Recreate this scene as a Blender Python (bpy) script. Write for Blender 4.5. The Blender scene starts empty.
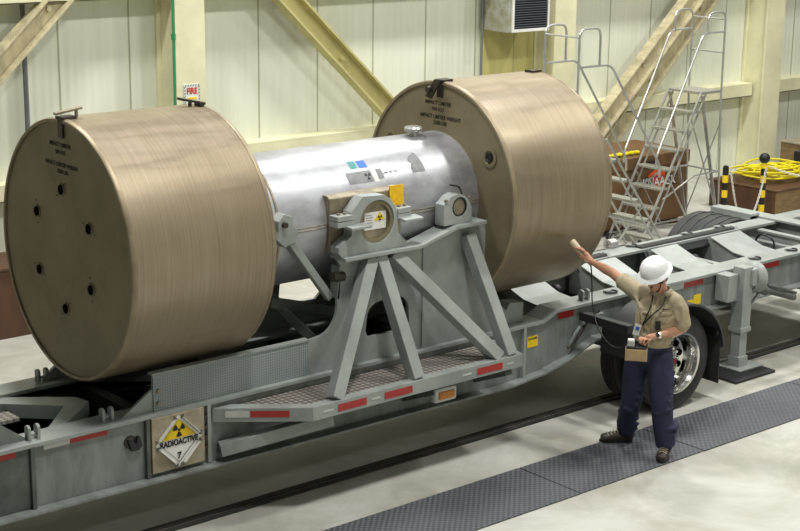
import bpy, bmesh, math, random
from mathutils import Vector, Matrix
random.seed(7)
V=Vector; PI=math.pi
SC=bpy.context.scene; COL=SC.collection
# ---------------------------------------------------------------- camera
YAW,PIT,ROL=0.703835062,0.245201656,0.0117926845
cd=bpy.data.cameras.new('camera'); cam=bpy.data.objects.new('camera',cd); COL.objects.link(cam)
cd.sensor_width=36; cd.lens=1562.48251*36/800; cd.clip_start=.1; cd.clip_end=200
fw=V((math.sin(YAW)*math.cos(PIT),math.cos(YAW)*math.cos(PIT),-math.sin(PIT)))
rt=V((math.cos(YAW),-math.sin(YAW),0)); up=rt.cross(fw)
r2=math.cos(ROL)*rt+math.sin(ROL)*up; u2=-math.sin(ROL)*rt+math.cos(ROL)*up
cam.matrix_world=Matrix(((r2.x,u2.x,-fw.x,0),(r2.y,u2.y,-fw.y,0),(r2.z,u2.z,-fw.z,4.75),(0,0,0,1)))
SC.camera=cam
SC.view_settings.view_transform='Standard'; SC.view_settings.look='None'
SC.view_settings.exposure=0.0; SC.view_settings.gamma=1; SC.view_settings.use_curve_mapping=False
# ---------------------------------------------------------------- world and lamps
w=bpy.data.worlds.new('hall_ambient'); SC.world=w; w.use_nodes=True
w.node_tree.nodes['Background'].inputs[0].default_value=(.86,.88,.84,1)
w.node_tree.nodes['Background'].inputs[1].default_value=.085
def lamp(x,y,z,e,s=1.0,sy=None,tilt=(0,0)):
    l=bpy.data.lights.new('high_bay_and_fill_lamp','AREA'); l.energy=e; l.shape='RECTANGLE'; l.size=s; l.size_y=sy or s
    l.color=(1,.985,.93)
    o=bpy.data.objects.new('high_bay_and_fill_lamp',l); o.location=(x,y,z); o.rotation_euler=(tilt[0],tilt[1],0); COL.objects.link(o)
for x in (6.5,13.0,19.5):
    for y,e in ((-1.0,120),(6.6,440),(13.0,470)):  # the weak front row is unseen fill, added to brighten front faces
        lamp(x,y,9.5,e,.9)
# ---------------------------------------------------------------- materials
def s2l(c): return c/12.92 if c<=.04045 else ((c+.055)/1.055)**2.4
def C(r,g,b): return (s2l(r/255),s2l(g/255),s2l(b/255),1)
def nt(m): return m.node_tree.nodes,m.node_tree.links
def mat(name,c,rough=.5,metal=0,var=.12,scale=4,bump=0,bscale=60,stretch=None,c2=None,spec=.5,coat=0,rvar=0):
    m=bpy.data.materials.new(name); m.use_nodes=True; N,L=nt(m); b=N['Principled BSDF']
    b.inputs['Roughness'].default_value=rough; b.inputs['Metallic'].default_value=metal
    b.inputs['Specular IOR Level'].default_value=spec; b.inputs['Coat Weight'].default_value=coat
    tc=N.new('ShaderNodeTexCoord'); mp=N.new('ShaderNodeMapping'); L.new(tc.outputs['Object'],mp.inputs[0])
    if stretch: mp.inputs['Scale'].default_value=stretch
    no=N.new('ShaderNodeTexNoise'); no.inputs['Scale'].default_value=scale; no.inputs['Detail'].default_value=6; no.inputs['Roughness'].default_value=.65
    L.new(mp.outputs[0],no.inputs['Vector'])
    mx=N.new('ShaderNodeMix'); mx.data_type='RGBA'
    lo=c2 if c2 else tuple(v*(1-var*2.2) for v in c[:3])+(1,)
    mx.inputs['A'].default_value=lo; mx.inputs['B'].default_value=tuple(min(1,v*(1+var)) for v in c[:3])+(1,) if not c2 else c
    cr=N.new('ShaderNodeMapRange'); cr.inputs[1].default_value=.32; cr.inputs[2].default_value=.66
    L.new(no.outputs['Fac'],cr.inputs[0]); L.new(cr.outputs[0],mx.inputs['Factor']); L.new(mx.outputs['Result'],b.inputs['Base Color'])
    if rvar:
        rr=N.new('ShaderNodeMapRange'); rr.inputs[3].default_value=max(.03,rough-rvar); rr.inputs[4].default_value=min(1,rough+rvar)
        L.new(no.outputs['Fac'],rr.inputs[0]); L.new(rr.outputs[0],b.inputs['Roughness'])
    if bump:
        n2=N.new('ShaderNodeTexNoise'); n2.inputs['Scale'].default_value=bscale; n2.inputs['Detail'].default_value=4
        L.new(mp.outputs[0],n2.inputs['Vector']); bp=N.new('ShaderNodeBump'); bp.inputs['Strength'].default_value=bump; bp.inputs['Distance'].default_value=.01
        L.new(n2.outputs['Fac'],bp.inputs['Height']); L.new(bp.outputs[0],b.inputs['Normal'])
    return m
def flat(name,c,rough=.5,metal=0,spec=.5): return mat(name,c,rough,metal,.04,8,spec=spec)
M={}
M['paint']=mat('grey_trailer_paint',C(154,160,158),.40,0,.12,2.2,.05,40)
M['paintdark']=mat('worn_dark_grey_paint',C(92,98,94),.55,0,.25,3,.1,40)
M['deck']=mat('dark_deck_steel',C(46,46,42),.7,0,.25,3,.1,30)
M['black']=mat('black_rubber',C(34,35,38),.55,0,.2,6,.1,60)
M['tyre']=mat('tyre_rubber',C(44,44,46),.65,0,.25,5,.1,60)
M['fender']=mat('black_plastic_fender',C(50,51,56),.42,0,.15,4)
M['hose']=mat('black_hose',C(24,25,30),.4)
M['chrome']=mat('polished_aluminium',C(225,225,222),.16,1,.05,10,rvar=.08)
M['alu']=mat('ladder_aluminium',C(186,186,184),.30,.6,.08,8)
M['brown']=mat('brown_painted_steel',C(110,80,48),.5,0,.12,4)
M['brownd']=mat('dark_brown_board',C(88,58,38),.55,0,.2,3,stretch=(1,1,.2))
M['wood']=mat('pale_plywood',C(164,154,132),.7,0,.15,6)
M['wood2']=mat('mid_brown_wood',C(133,108,72),.65,0,.2,5,stretch=(1,1,4))
M['cream']=mat('cream_painted_steel',C(222,219,184),.5,0,.07,1.5,.03,20)
M['yellowsteel']=mat('yellowed_cream_steel',C(188,180,124),.5,0,.08,2)
M['beam']=mat('weathered_cream_beam',C(196,186,152),.6,0,.16,3,stretch=(3,1,.7))
M['green']=flat('green_pipe_paint',C(48,140,92),.4)
M['conduit']=flat('grey_conduit',C(120,124,128),.45,.3)
M['white']=flat('white_label',C(226,226,222),.5)
M['hat']=flat('white_helmet_shell',C(238,240,243),.28)
M['yellow']=flat('yellow_print',C(238,205,20),.45)
M['yellow2']=mat('yellow_tag_print',C(245,205,20),.45,0,.06,30,c2=C(222,160,20))
M['ink']=flat('black_ink',C(20,20,22),.5)
M['stencil']=flat('stencil_black_paint',C(38,34,28),.6)
M['red']=flat('red_reflective_tape',C(168,42,38),.35)
M['silvertape']=flat('silver_reflective_tape',C(196,198,194),.35)
M['redpaint']=flat('red_sign_print',C(190,40,24),.5)
M['orange']=flat('orange_print',C(222,84,34),.5)
M['amber']=flat('amber_lens',C(190,120,30),.3)
M['teal']=flat('teal_sticker',C(64,148,150),.5)
M['blue']=flat('blue_sticker',C(58,112,200),.5)
M['foil']=mat('grey_foil_label',C(128,130,134),.5,.1,.1,20)
M['steeltan']=mat('stained_steel',C(150,140,120),.45,.55,.18,6)
M['darkmetal']=mat('dark_steel',C(70,64,58),.45,.6,.2,8)
M['skin']=mat('skin',C(190,140,112),.5,0,.06,12)
M['hair']=mat('dark_hair',C(34,26,22),.6,0,.2,40)
M['shirt']=mat('khaki_shirt_cloth',C(170,158,131),.85,0,.09,14,.35,25)
M['trouser']=mat('navy_trouser_cloth',C(38,42,70),.85,0,.15,10,.3,22)
M['shoe']=mat('dark_brown_boot_leather',C(52,42,38),.55,0,.15,12)
M['lace']=flat('light_bootlace',C(170,160,140),.7)
M['probe']=flat('beige_probe_plastic',C(206,190,158),.45)
M['tanbox']=mat('tan_meter_case',C(176,150,112),.6,0,.1,10)
M['chain']=flat('white_plastic_chain',C(224,222,214),.5)
M['hosey']=flat('yellow_hose_rubber',C(228,212,30),.45)
M['grill']=flat('louvre_grey',C(92,98,108),.45,.3)
M['duct']=mat('silver_duct_wrap',C(180,182,174),.45,.35,.2,7,c2=C(150,146,120))
M['hubred']=flat('dark_red_hub_cap',C(120,34,40),.4)
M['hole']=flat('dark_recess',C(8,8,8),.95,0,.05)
M['web']=mat('stained_grey_web_paint',C(140,147,146),.5,0,.2,2.0,.05,40,stretch=(3.5,1,.9),c2=C(104,108,104))
M['matgrey']=None

def drum_mat():
    m=mat('brushed_tan_steel',C(176,158,134),.40,.6,.1,3); N,L=nt(m); b=N['Principled BSDF']
    # fine turning rings around the drum (bands along x) plus patches
    tc=N.new('ShaderNodeTexCoord'); mp=N.new('ShaderNodeMapping'); mp.inputs['Scale'].default_value=(30,.5,.5)
    L.new(tc.outputs['Object'],mp.inputs[0]); no=N.new('ShaderNodeTexNoise'); no.inputs['Scale'].default_value=2.4; no.inputs['Detail'].default_value=7
    L.new(mp.outputs[0],no.inputs['Vector'])
    n2=N.new('ShaderNodeTexNoise'); n2.inputs['Scale'].default_value=1.6; n2.inputs['Detail'].default_value=6; L.new(tc.outputs['Object'],n2.inputs['Vector'])
    mx=N.new('ShaderNodeMix'); mx.data_type='RGBA'; mx.inputs['A'].default_value=C(128,114,88); mx.inputs['B'].default_value=C(169,156,135)
    mr=N.new('ShaderNodeMapRange'); mr.inputs[1].default_value=.25; mr.inputs[2].default_value=.75
    ad=N.new('ShaderNodeMath'); ad.operation='ADD'; ad2=N.new('ShaderNodeMath'); ad2.operation='MULTIPLY'; ad2.inputs[1].default_value=.5
    mp3=N.new('ShaderNodeMapping'); mp3.inputs['Scale'].default_value=(1.2,6,6); L.new(tc.outputs['Object'],mp3.inputs[0]); n3=N.new('ShaderNodeTexNoise'); n3.inputs['Scale'].default_value=1.8; n3.inputs['Detail'].default_value=8; n3.inputs['Roughness'].default_value=.7; L.new(mp3.outputs[0],n3.inputs['Vector']); rr=N.new('ShaderNodeMapRange'); rr.inputs[1].default_value=.35; rr.inputs[2].default_value=.65; rr.inputs[3].default_value=.34; rr.inputs[4].default_value=.50; L.new(n3.outputs['Fac'],rr.inputs[0]); L.new(rr.outputs[0],b.inputs['Roughness'])
    L.new(no.outputs['Fac'],ad.inputs[0]); L.new(n2.outputs['Fac'],ad.inputs[1]); L.new(ad.outputs[0],ad2.inputs[0]); L.new(ad2.outputs[0],mr.inputs[0])
    L.new(mr.outputs[0],mx.inputs['Factor']); L.new(mx.outputs['Result'],b.inputs['Base Color'])
    bp=N.new('ShaderNodeBump'); bp.inputs['Strength'].default_value=.05; bp.inputs['Distance'].default_value=.004; L.new(no.outputs['Fac'],bp.inputs['Height']); L.new(bp.outputs[0],b.inputs['Normal'])
    return m
M['drum']=drum_mat()
M['drumface']=mat('stained_tan_steel_face',C(142,132,106),.5,.4,.12,2.5,.08,50,c2=C(124,114,88))
M['rim']=mat('pale_worn_rim',C(152,138,114),.46,.5,.12,5)
M['cask']=mat('brushed_stainless_steel',C(190,192,198),.42,.6,.05,3,.04,60,stretch=(1,1.6,1.6),c2=C(150,151,156),rvar=.08)

def floor_mat():
    m=mat('sealed_concrete',C(192,191,184),.5,0,.06,1.2,.04,30,rvar=.15); N,L=nt(m); b=N['Principled BSDF']
    tc=N.new('ShaderNodeTexCoord'); n=N.new('ShaderNodeTexNoise'); n.inputs['Scale'].default_value=.7; n.inputs['Detail'].default_value=9; n.inputs['Roughness'].default_value=.7; n.inputs['Distortion'].default_value=.6
    L.new(tc.outputs['Object'],n.inputs['Vector'])
    cr=N.new('ShaderNodeValToRGB'); e=cr.color_ramp.elements; e[0].position=.36; e[0].color=C(160,158,147); e[1].position=.62; e[1].color=C(194,193,186)
    L.new(n.outputs['Fac'],cr.inputs[0]); L.new(cr.outputs[0],b.inputs['Base Color']); return m
M['floor']=floor_mat()

def wall_mat(name,ca,cb,period=.105,joint=.92):
    m=bpy.data.materials.new(name); m.use_nodes=True; N,L=nt(m); b=N['Principled BSDF']; b.inputs['Roughness'].default_value=.5
    tc=N.new('ShaderNodeTexCoord'); sx=N.new('ShaderNodeSeparateXYZ'); L.new(tc.outputs['Object'],sx.inputs[0])
    def sine(per,ph=0):
        a=N.new('ShaderNodeMath'); a.operation='MULTIPLY'; a.inputs[1].default_value=2*PI/per; L.new(sx.outputs[0],a.inputs[0])
        s=N.new('ShaderNodeMath'); s.operation='SINE'; a2=N.new('ShaderNodeMath'); a2.operation='ADD'; a2.inputs[1].default_value=ph; L.new(a.outputs[0],a2.inputs[0]); L.new(a2.outputs[0],s.inputs[0]); return s
    s=sine(period); bp=N.new('ShaderNodeBump'); bp.inputs['Strength'].default_value=.14; bp.inputs['Distance'].default_value=.012
    L.new(s.outputs[0],bp.inputs['Height']); L.new(bp.outputs[0],b.inputs['Normal'])
    j=sine(joint); g=N.new('ShaderNodeMath'); g.operation='GREATER_THAN'; g.inputs[1].default_value=.9965; L.new(j.outputs[0],g.inputs[0])
    mp=N.new('ShaderNodeMapping'); mp.inputs['Scale'].default_value=(7,1,.35); L.new(tc.outputs['Object'],mp.inputs[0])
    n=N.new('ShaderNodeTexNoise'); n.inputs['Scale'].default_value=1.3; n.inputs['Detail'].default_value=5; L.new(mp.outputs[0],n.inputs['Vector'])
    mx=N.new('ShaderNodeMix'); mx.data_type='RGBA'; mx.inputs['A'].default_value=ca; mx.inputs['B'].default_value=cb; L.new(n.outputs['Fac'],mx.inputs['Factor'])
    m2=N.new('ShaderNodeMix'); m2.data_type='RGBA'; m2.inputs['B'].default_value=C(140,138,100); L.new(mx.outputs['Result'],m2.inputs['A'])
    g2=N.new('ShaderNodeMath'); g2.operation='MULTIPLY'; g2.inputs[1].default_value=.7; L.new(g.outputs[0],g2.inputs[0]); L.new(g2.outputs[0],m2.inputs['Factor'])
    L.new(m2.outputs['Result'],b.inputs['Base Color']); return m
M['wall']=wall_mat('ribbed_white_wall_panel',C(212,215,196),C(232,234,220))
M['wallshade']=wall_mat('ribbed_wall_yellow_shade',C(184,178,112),C(204,198,132),.3,.62)  # ribbed wall panel with yellow shade put into its colours

def pattern_mat(name,ca,cb,sc,rough=.5,metal=0,axes=(0,1),strength=.6,skew=True):
    m=bpy.data.materials.new(name); m.use_nodes=True; N,L=nt(m); b=N['Principled BSDF']; b.inputs['Roughness'].default_value=rough; b.inputs['Metallic'].default_value=metal
    tc=N.new('ShaderNodeTexCoord'); sx=N.new('ShaderNodeSeparateXYZ'); L.new(tc.outputs['Object'],sx.inputs[0])
    out=[]
    for sg in (1,-1):
        a=N.new('ShaderNodeMath'); a.operation='MULTIPLY_ADD'; a.inputs[1].default_value=sg if skew else (0 if sg==1 else 1)
        L.new(sx.outputs[axes[1]],a.inputs[0])
        if skew or sg==1: L.new(sx.outputs[axes[0]],a.inputs[2])
        else: a.inputs[2].default_value=0
        c=N.new('ShaderNodeMath'); c.operation='MULTIPLY'; c.inputs[1].default_value=sc; L.new(a.outputs[0],c.inputs[0])
        s=N.new('ShaderNodeMath'); s.operation='SINE'; L.new(c.outputs[0],s.inputs[0]); out.append(s)
    p=N.new('ShaderNodeMath'); p.operation='MULTIPLY'; L.new(out[0].outputs[0],p.inputs[0]); L.new(out[1].outputs[0],p.inputs[1])
    mr=N.new('ShaderNodeMapRange'); mr.inputs[1].default_value=-.2; mr.inputs[2].default_value=.6; L.new(p.outputs[0],mr.inputs[0])
    n=N.new('ShaderNodeTexNoise'); n.inputs['Scale'].default_value=2.5; n.inputs['Detail'].default_value=8; L.new(tc.outputs['Object'],n.inputs['Vector'])
    m0=N.new('ShaderNodeMath'); m0.operation='MULTIPLY'; L.new(mr.outputs[0],m0.inputs[0]); L.new(n.outputs['Fac'],m0.inputs[1])
    m1=N.new('ShaderNodeMath'); m1.operation='MULTIPLY'; m1.inputs[1].default_value=1.6; L.new(m0.outputs[0],m1.inputs[0])
    mx=N.new('ShaderNodeMix'); mx.data_type='RGBA'; mx.inputs['A'].default_value=ca; mx.inputs['B'].default_value=cb; L.new(m1.outputs[0],mx.inputs['Factor']); L.new(mx.outputs['Result'],b.inputs['Base Color'])
    bp=N.new('ShaderNodeBump'); bp.inputs['Strength'].default_value=strength; bp.inputs['Distance'].default_value=.01; L.new(mr.outputs[0],bp.inputs['Height']); L.new(bp.outputs[0],b.inputs['Normal'])
    return m
M['matgrey']=pattern_mat('ribbed_dark_rubber_mat',C(74,77,83),C(104,107,112),112,.55,0,skew=False)
M['checker']=pattern_mat('checker_plate_deck',C(108,102,96),C(176,170,164),62,.5,.2)
M['mesh']=pattern_mat('textured_grey_web',C(132,141,142),C(158,167,168),150,.45,0,axes=(0,2),strength=.4)
M['tread']=pattern_mat('serrated_step',C(152,151,140),C(172,171,160),120,.5,.3,skew=False,strength=.1)
# ---------------------------------------------------------------- mesh helpers
def obj(name,bm,m,parent=None,smooth=False,bevel=0,label=None,kind=None):
    bmesh.ops.recalc_face_normals(bm,faces=bm.faces)
    me=bpy.data.meshes.new(name); bm.to_mesh(me); bm.free()
    me.materials.append(m)
    if smooth:
        for p in me.polygons: p.use_smooth=True
        try: me.set_sharp_from_angle(angle=math.radians(38))
        except Exception: pass
    o=bpy.data.objects.new(name,me); COL.objects.link(o)
    if parent is not None:
        o.parent=parent; o.matrix_parent_inverse=Matrix.Translation(-wloc(parent))
    if bevel:
        b=o.modifiers.new('bevel','BEVEL'); b.width=bevel; b.segments=2; b.limit_method='ANGLE'; b.angle_limit=math.radians(40)
    if label: o['label']=label
    if kind: o['kind']=kind
    return o
def wloc(p):
    # all meshes carry world coordinates; only Empties are moved, so a mesh parent sits at zero
    return V(p['base']) if 'base' in p else V((0,0,0))
def thing(name,label,cat,loc,group=None):
    o=bpy.data.objects.new(name,None); COL.objects.link(o); o.location=loc; o['base']=tuple(loc); o.empty_display_size=.2
    o['label']=label; o['category']=cat
    if group: o['group']=group
    return o
def tag(o,label,cat,group=None):
    o['label']=label; o['category']=cat
    if group: o['group']=group
    return o
def struct(name,bm,m,**k): 
    return obj(name,bm,m,kind='structure',**k)
def B(): return bmesh.new()
def box(bm,x0,x1,y0,y1,z0,z1):
    v=[bm.verts.new((x,y,z)) for x in (x0,x1) for y in (y0,y1) for z in (z0,z1)]
    for f in ((0,1,3,2),(4,6,7,5),(0,4,5,1),(2,3,7,6),(0,2,6,4),(1,5,7,3)): bm.faces.new([v[i] for i in f])
    return bm
def frame(d,hint=None):
    d=V(d).normalized(); h=V(hint) if hint is not None else (V((0,0,1)) if abs(d.z)<.95 else V((1,0,0)))
    a=d.cross(h).normalized(); b=a.cross(d).normalized(); return a,b
def bar(bm,p,q,w,h,hint=None):
    p,q=V(p),V(q); a,b=frame(q-p,hint); r=[]
    for c in (p,q):
        r.append([bm.verts.new(c+a*sx*w/2+b*sy*h/2) for sx,sy in ((-1,-1),(1,-1),(1,1),(-1,1))])
    for i in range(4): bm.faces.new((r[0][i],r[0][(i+1)%4],r[1][(i+1)%4],r[1][i]))
    bm.faces.new(r[0][::-1]); bm.faces.new(r[1]); return bm
def loft(bm,rings,cap=True,closed=False):
    vs=[[bm.verts.new(p) for p in r] for r in rings]; n=len(vs[0])
    for k in range(len(vs)-(0 if closed else 1)):
        A,Bb=vs[k],vs[(k+1)%len(vs)]
        for i in range(n): bm.faces.new((A[i],A[(i+1)%n],Bb[(i+1)%n],Bb[i]))
    if cap and not closed: bm.faces.new(vs[0][::-1]); bm.faces.new(vs[-1])
    return bm
def tube(bm,pts,r,n=8,closed=False):
    pts=[V(p) for p in pts]; rings=[]; a=None
    for i,p in enumerate(pts):
        if closed: d=(pts[(i+1)%len(pts)]-pts[i-1])
        else: d=(pts[min(i+1,len(pts)-1)]-pts[max(i-1,0)])
        d.normalize()
        if a is None: a,b=frame(d)
        else:
            a=(a-d*a.dot(d)).normalized()
        b=d.cross(a); rr=r[i] if isinstance(r,(list,tuple)) else r
        rings.append([p+(a*math.cos(t)+b*math.sin(t))*rr for t in [2*PI*k/n for k in range(n)]])
    return loft(bm,rings,closed=closed)
def smoothpath(pts,k=6):
    pts=[V(p) for p in pts]; out=[]
    for i in range(len(pts)-1):
        p0=pts[max(i-1,0)];p1=pts[i];p2=pts[i+1];p3=pts[min(i+2,len(pts)-1)]
        for j in range(k):
            t=j/k; out.append(.5*((2*p1)+(p2-p0)*t+(2*p0-5*p1+4*p2-p3)*t*t+(-p0+3*p1-3*p2+p3)*t**3))
    out.append(pts[-1]); return out
def fillet(pts,r,k=5):
    pts=[V(p) for p in pts]; out=[pts[0]]
    for i in range(1,len(pts)-1):
        a,b,c=pts[i-1],pts[i],pts[i+1]; d1=(a-b); d2=(c-b); rr=min(r,d1.length*.45,d2.length*.45)
        s=b+d1.normalized()*rr; e=b+d2.normalized()*rr
        for j in range(k+1):
            t=j/k; out.append((1-t)**2*s+2*t*(1-t)*b+t*t*e)
    out.append(pts[-1]); return out
def lathe(bm,prof,c,axis='x',n=64,closed=False):
    # prof: list of (axial, radius)
    c=V(c); ax={'x':V((1,0,0)),'y':V((0,1,0)),'z':V((0,0,1))}[axis] if isinstance(axis,str) else V(axis).normalized()
    a,b=frame(ax,(0,0,1) if abs(ax.z)<.9 else (1,0,0)); rings=[]
    for h,r in prof: rings.append([c+ax*h+(a*math.cos(2*PI*k/n)+b*math.sin(2*PI*k/n))*max(r,1e-5) for k in range(n)])
    return loft(bm,rings,cap=not closed,closed=closed)
def cyl(bm,p,q,r,n=24):
    p,q=V(p),V(q); return lathe(bm,[(0,r),((q-p).length,r)],p,(q-p),n)
def prism(bm,pts,axis,a,b,holes=()):
    # pts 2D; axis 'y' -> (x,z); 'x' -> (y,z); 'z' -> (x,y)
    def P(u,v,t): return {'y':(u,t,v),'x':(t,u,v),'z':(u,v,t)}[axis]
    loops=[]; edges=[]
    for poly in [pts]+list(holes):
        vs=[bm.verts.new(P(u,v,a)) for u,v in poly]; loops.append(vs)
        for i in range(len(vs)): edges.append(bm.edges.new((vs[i],vs[(i+1)%len(vs)])))
    r=bmesh.ops.triangle_fill(bm,use_beauty=True,edges=edges)
    fs=[g for g in r['geom'] if isinstance(g,bmesh.types.BMFace)]
    ex=bmesh.ops.extrude_face_region(bm,geom=fs)
    d=V(P(0,0,b))-V(P(0,0,a))
    for g in ex['geom']:
        if isinstance(g,bmesh.types.BMVert): g.co+=d
    return bm
def circ(cx,cy,r,n=24,t0=0,t1=2*PI): return [(cx+r*math.cos(t0+(t1-t0)*k/n),cy+r*math.sin(t0+(t1-t0)*k/n)) for k in range(n)]
def text(name,body,size,origin,xd,yd,m,parent,extrude=.001,align='CENTER',bold=0,fn=None,sx=1):
    cu=bpy.data.curves.new(name,'FONT'); cu.body=body; cu.size=size; cu.extrude=extrude; cu.align_x=align; cu.align_y='CENTER'; cu.offset=bold
    t=bpy.data.objects.new(name,cu); COL.objects.link(t); dg=bpy.context.evaluated_depsgraph_get()
    me=bpy.data.meshes.new_from_object(t.evaluated_get(dg)); bpy.data.objects.remove(t); bpy.data.curves.remove(cu)
    xd,yd=V(xd).normalized(),V(yd).normalized(); zd=xd.cross(yd)
    for v in me.vertices:
        if fn: v.co=fn(v.co.x*sx,v.co.y,v.co.z)
        else: v.co=V(origin)+xd*v.co.x*sx+yd*v.co.y+zd*v.co.z
    me.materials.clear(); me.materials.append(m); me.name=name
    o=bpy.data.objects.new(name,me); COL.objects.link(o)
    if parent is not None: o.parent=parent; o.matrix_parent_inverse=Matrix.Translation(-wloc(parent))
    return o
def dup(root,off,label=None):
    off=V(off); r=root.copy(); COL.objects.link(r)
    r.location=V(root.location)+off; 
    if 'base' in root: r['base']=tuple(V(root['base'])+off)
    if label: r['label']=label
    for c in list(root.children):
        d=c.copy(); COL.objects.link(d); d.parent=r
        for g in list(c.children):
            e=g.copy(); COL.objects.link(e); e.parent=d
    return r
def trefoil(name,c,xd,yd,R,m,parent,off=.001):
    xd,yd=V(xd).normalized(),V(yd).normalized(); zd=xd.cross(yd); bm=B(); c=V(c)+zd*off
    def ring(r0,r1,t0,t1,n=8):
        a=[bm.verts.new(c+(xd*math.cos(t0+(t1-t0)*k/n)+yd*math.sin(t0+(t1-t0)*k/n))*r0) for k in range(n+1)]
        b=[bm.verts.new(c+(xd*math.cos(t0+(t1-t0)*k/n)+yd*math.sin(t0+(t1-t0)*k/n))*r1) for k in range(n+1)]
        for k in range(n): bm.faces.new((a[k],a[k+1],b[k+1],b[k]))
    for k in range(3):
        t=PI/6*1+2*PI*k/3-0*PI; ring(.3*R,R,t-PI/6+0,t+PI/6)
    bm.faces.new([bm.verts.new(c+(xd*math.cos(2*PI*k/14)+yd*math.sin(2*PI*k/14))*R*.2) for k in range(14)])
    ex=bmesh.ops.extrude_face_region(bm,geom=list(bm.faces))
    for g in ex['geom']:
        if isinstance(g,bmesh.types.BMVert): g.co+=zd*.0012
    return obj(name,bm,m,parent)
XD,YD,ZD=V((1,0,0)),V((0,1,0)),V((0,0,1))
# ================================================================ THE HALL
struct('floor',box(B(),-2,34,-5.0,16.05,-.2,0),M['floor'])
struct('wall_front_bounce',box(B(),-2,34,-5.2,-5.0,0,8.0),M['wall'])  # unseen wall behind the camera, added to bounce light onto front faces
struct('wall_back',box(B(),-2,34,16.05,16.25,0,7.5),M['wall'])
# embedded rails in the floor, running under the trailer
for i,(y0,dz) in enumerate(((9.28,.012),)):
    bm=B(); box(bm,-2,34,9.28,9.33,0,.014); box(bm,-2,34,9.36,9.42,0,.014); struct('trim_1',bm,M['deck'])
bm=B(); box(bm,-2,34,10.72,10.78,0,.014); struct('trim_2',bm,M['deck'])
# portal columns (H sections with a web facing the wall)
def column(n,x0,x1):
    bm=B(); yf=15.6
    box(bm,x0,x1,yf,yf+.035,0,7.5); box(bm,x0,x1,16.0,16.045,0,7.5); box(bm,(x0+x1)/2-.015,(x0+x1)/2+.015,yf+.035,16.0,0,7.5)
    # closing channel welded to the side
    box(bm,x0+.05,x0+.07,yf+.035,16.0,0,7.5)
    struct(n,bm,M['cream'],bevel=.004)
column('trim_3',9.78,10.19); column('trim_4',16.07,16.50); column('trim_5',20.96,21.42); 
# girts
def girt(n,z0,z1,segs,y0=15.8):
    bm=B()
    for a,b in segs: box(bm,a,b,y0,16.05,z1-.03,z1); box(bm,a,b,y0,y0+.03,z0,z1-.03); box(bm,a,b,y0,16.05,z0,z0+.02)
    struct(n,bm,M['cream'],bevel=.004)
girt('trim_6',1.28,1.5,((10.2,16.06),(16.51,20.95),(21.43,34)))
girt('trim_7',1.16,1.36,((-2,9.77),))
girt('trim_8',3.34,3.6,((-2,9.77),(10.2,16.06),(16.51,20.95),(21.43,34)),15.7)
# diagonal wind braces
def brace(n,p,q,w,d,m,y=15.72):
    p,q=V((p[0],y,p[1])),V((q[0],y,q[1])); dirv=(q-p).normalized(); side=V((-dirv.z,0,dirv.x)); bm=B()
    bar(bm,p+side*w*.5,q+side*w*.5,.03,d,hint=YD); bar(bm,p-side*w*.5,q-side*w*.5,.03,d,hint=YD)
    bar(bm,p+V((0,d*.2,0)),q+V((0,d*.2,0)),w,.03,hint=YD)
    for t in (.3,.6): 
        c=p.lerp(q,t); cyl(bm,c-YD*.02,c+YD*.03,.03,10)
    struct(n,bm,m,bevel=.003)
brace('trim_9',(6.2,1.36),(9.6,4.55),.22,.18,M['beam'])
brace('trim_10',(10.35,4.3),(13.65,1.25),.24,.18,M['yellowsteel'])
brace('trim_11',(16.9,.95),(20.8,4.45),.26,.18,M['beam'],15.66)
brace('trim_12',(17.3,.70),(21.0,4.15),.24,.16,M['beam'],15.80)
# wall section beside the middle column, yellow shade under the air conditioner painted in
struct('trim_13',box(B(),15.05,16.05,16.0,16.05,0,3.3),M['wallshade'])
# conduits and pipe
tag(obj('conduit',tube(B(),[(8.05,15.97,0.02),(8.05,15.97,7.4)],.03),M['conduit'],smooth=True),'grey conduit running up the wall behind the left diagonal brace','pipe')
tag(obj('conduit',tube(B(),[(15.0,15.97,0.02),(15.0,15.97,7.4)],.018),M['conduit'],smooth=True),'thin grey conduit on the wall at the left edge of the air conditioner','pipe')
gp=thing('green_pipe','thin green vertical pipe on the left column beside the fire sign','pipe',(9.81,15.57,0))
obj('pipe_run',tube(B(),[(9.757,15.60,.02),(9.757,15.60,7.4)],.016),M['green'],gp,smooth=True)
obj('coupling',cyl(B(),(9.757,15.60,2.86),(9.757,15.60,2.93),.028,12),M['green'],gp,smooth=True)
# fire sign
fs=thing('fire_sign','small FIRE sign with striped border on the left cream column','sign',(9.97,15.6,2.2))
obj('sign_plate',box(B(),9.875,10.095,15.588,15.599,2.04,2.33),M['white'],fs)
bm=B()
for i in range(6):
    for z in (2.315,2.055): bar(bm,(9.89+i*.036,15.585,z-.01),(9.905+i*.036,15.585,z+.01),.004,.012,hint=YD)
for i in range(7):
    for x in (9.883,10.080): bar(bm,(x-.005,15.585,2.07+i*.036),(x+.012,15.585,2.087+i*.036),.004,.012,hint=YD)
obj('striped_border',bm,M['ink'],fs)
text('sign_text','FIRE',.10,(9.985,15.586,2.245),(1,0,0),(0,0,1),M['redpaint'],fs,bold=.004,sx=.8)
obj('sign_band',box(B(),9.93,10.05,15.583,15.588,2.15,2.175),M['yellow'],fs)
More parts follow.
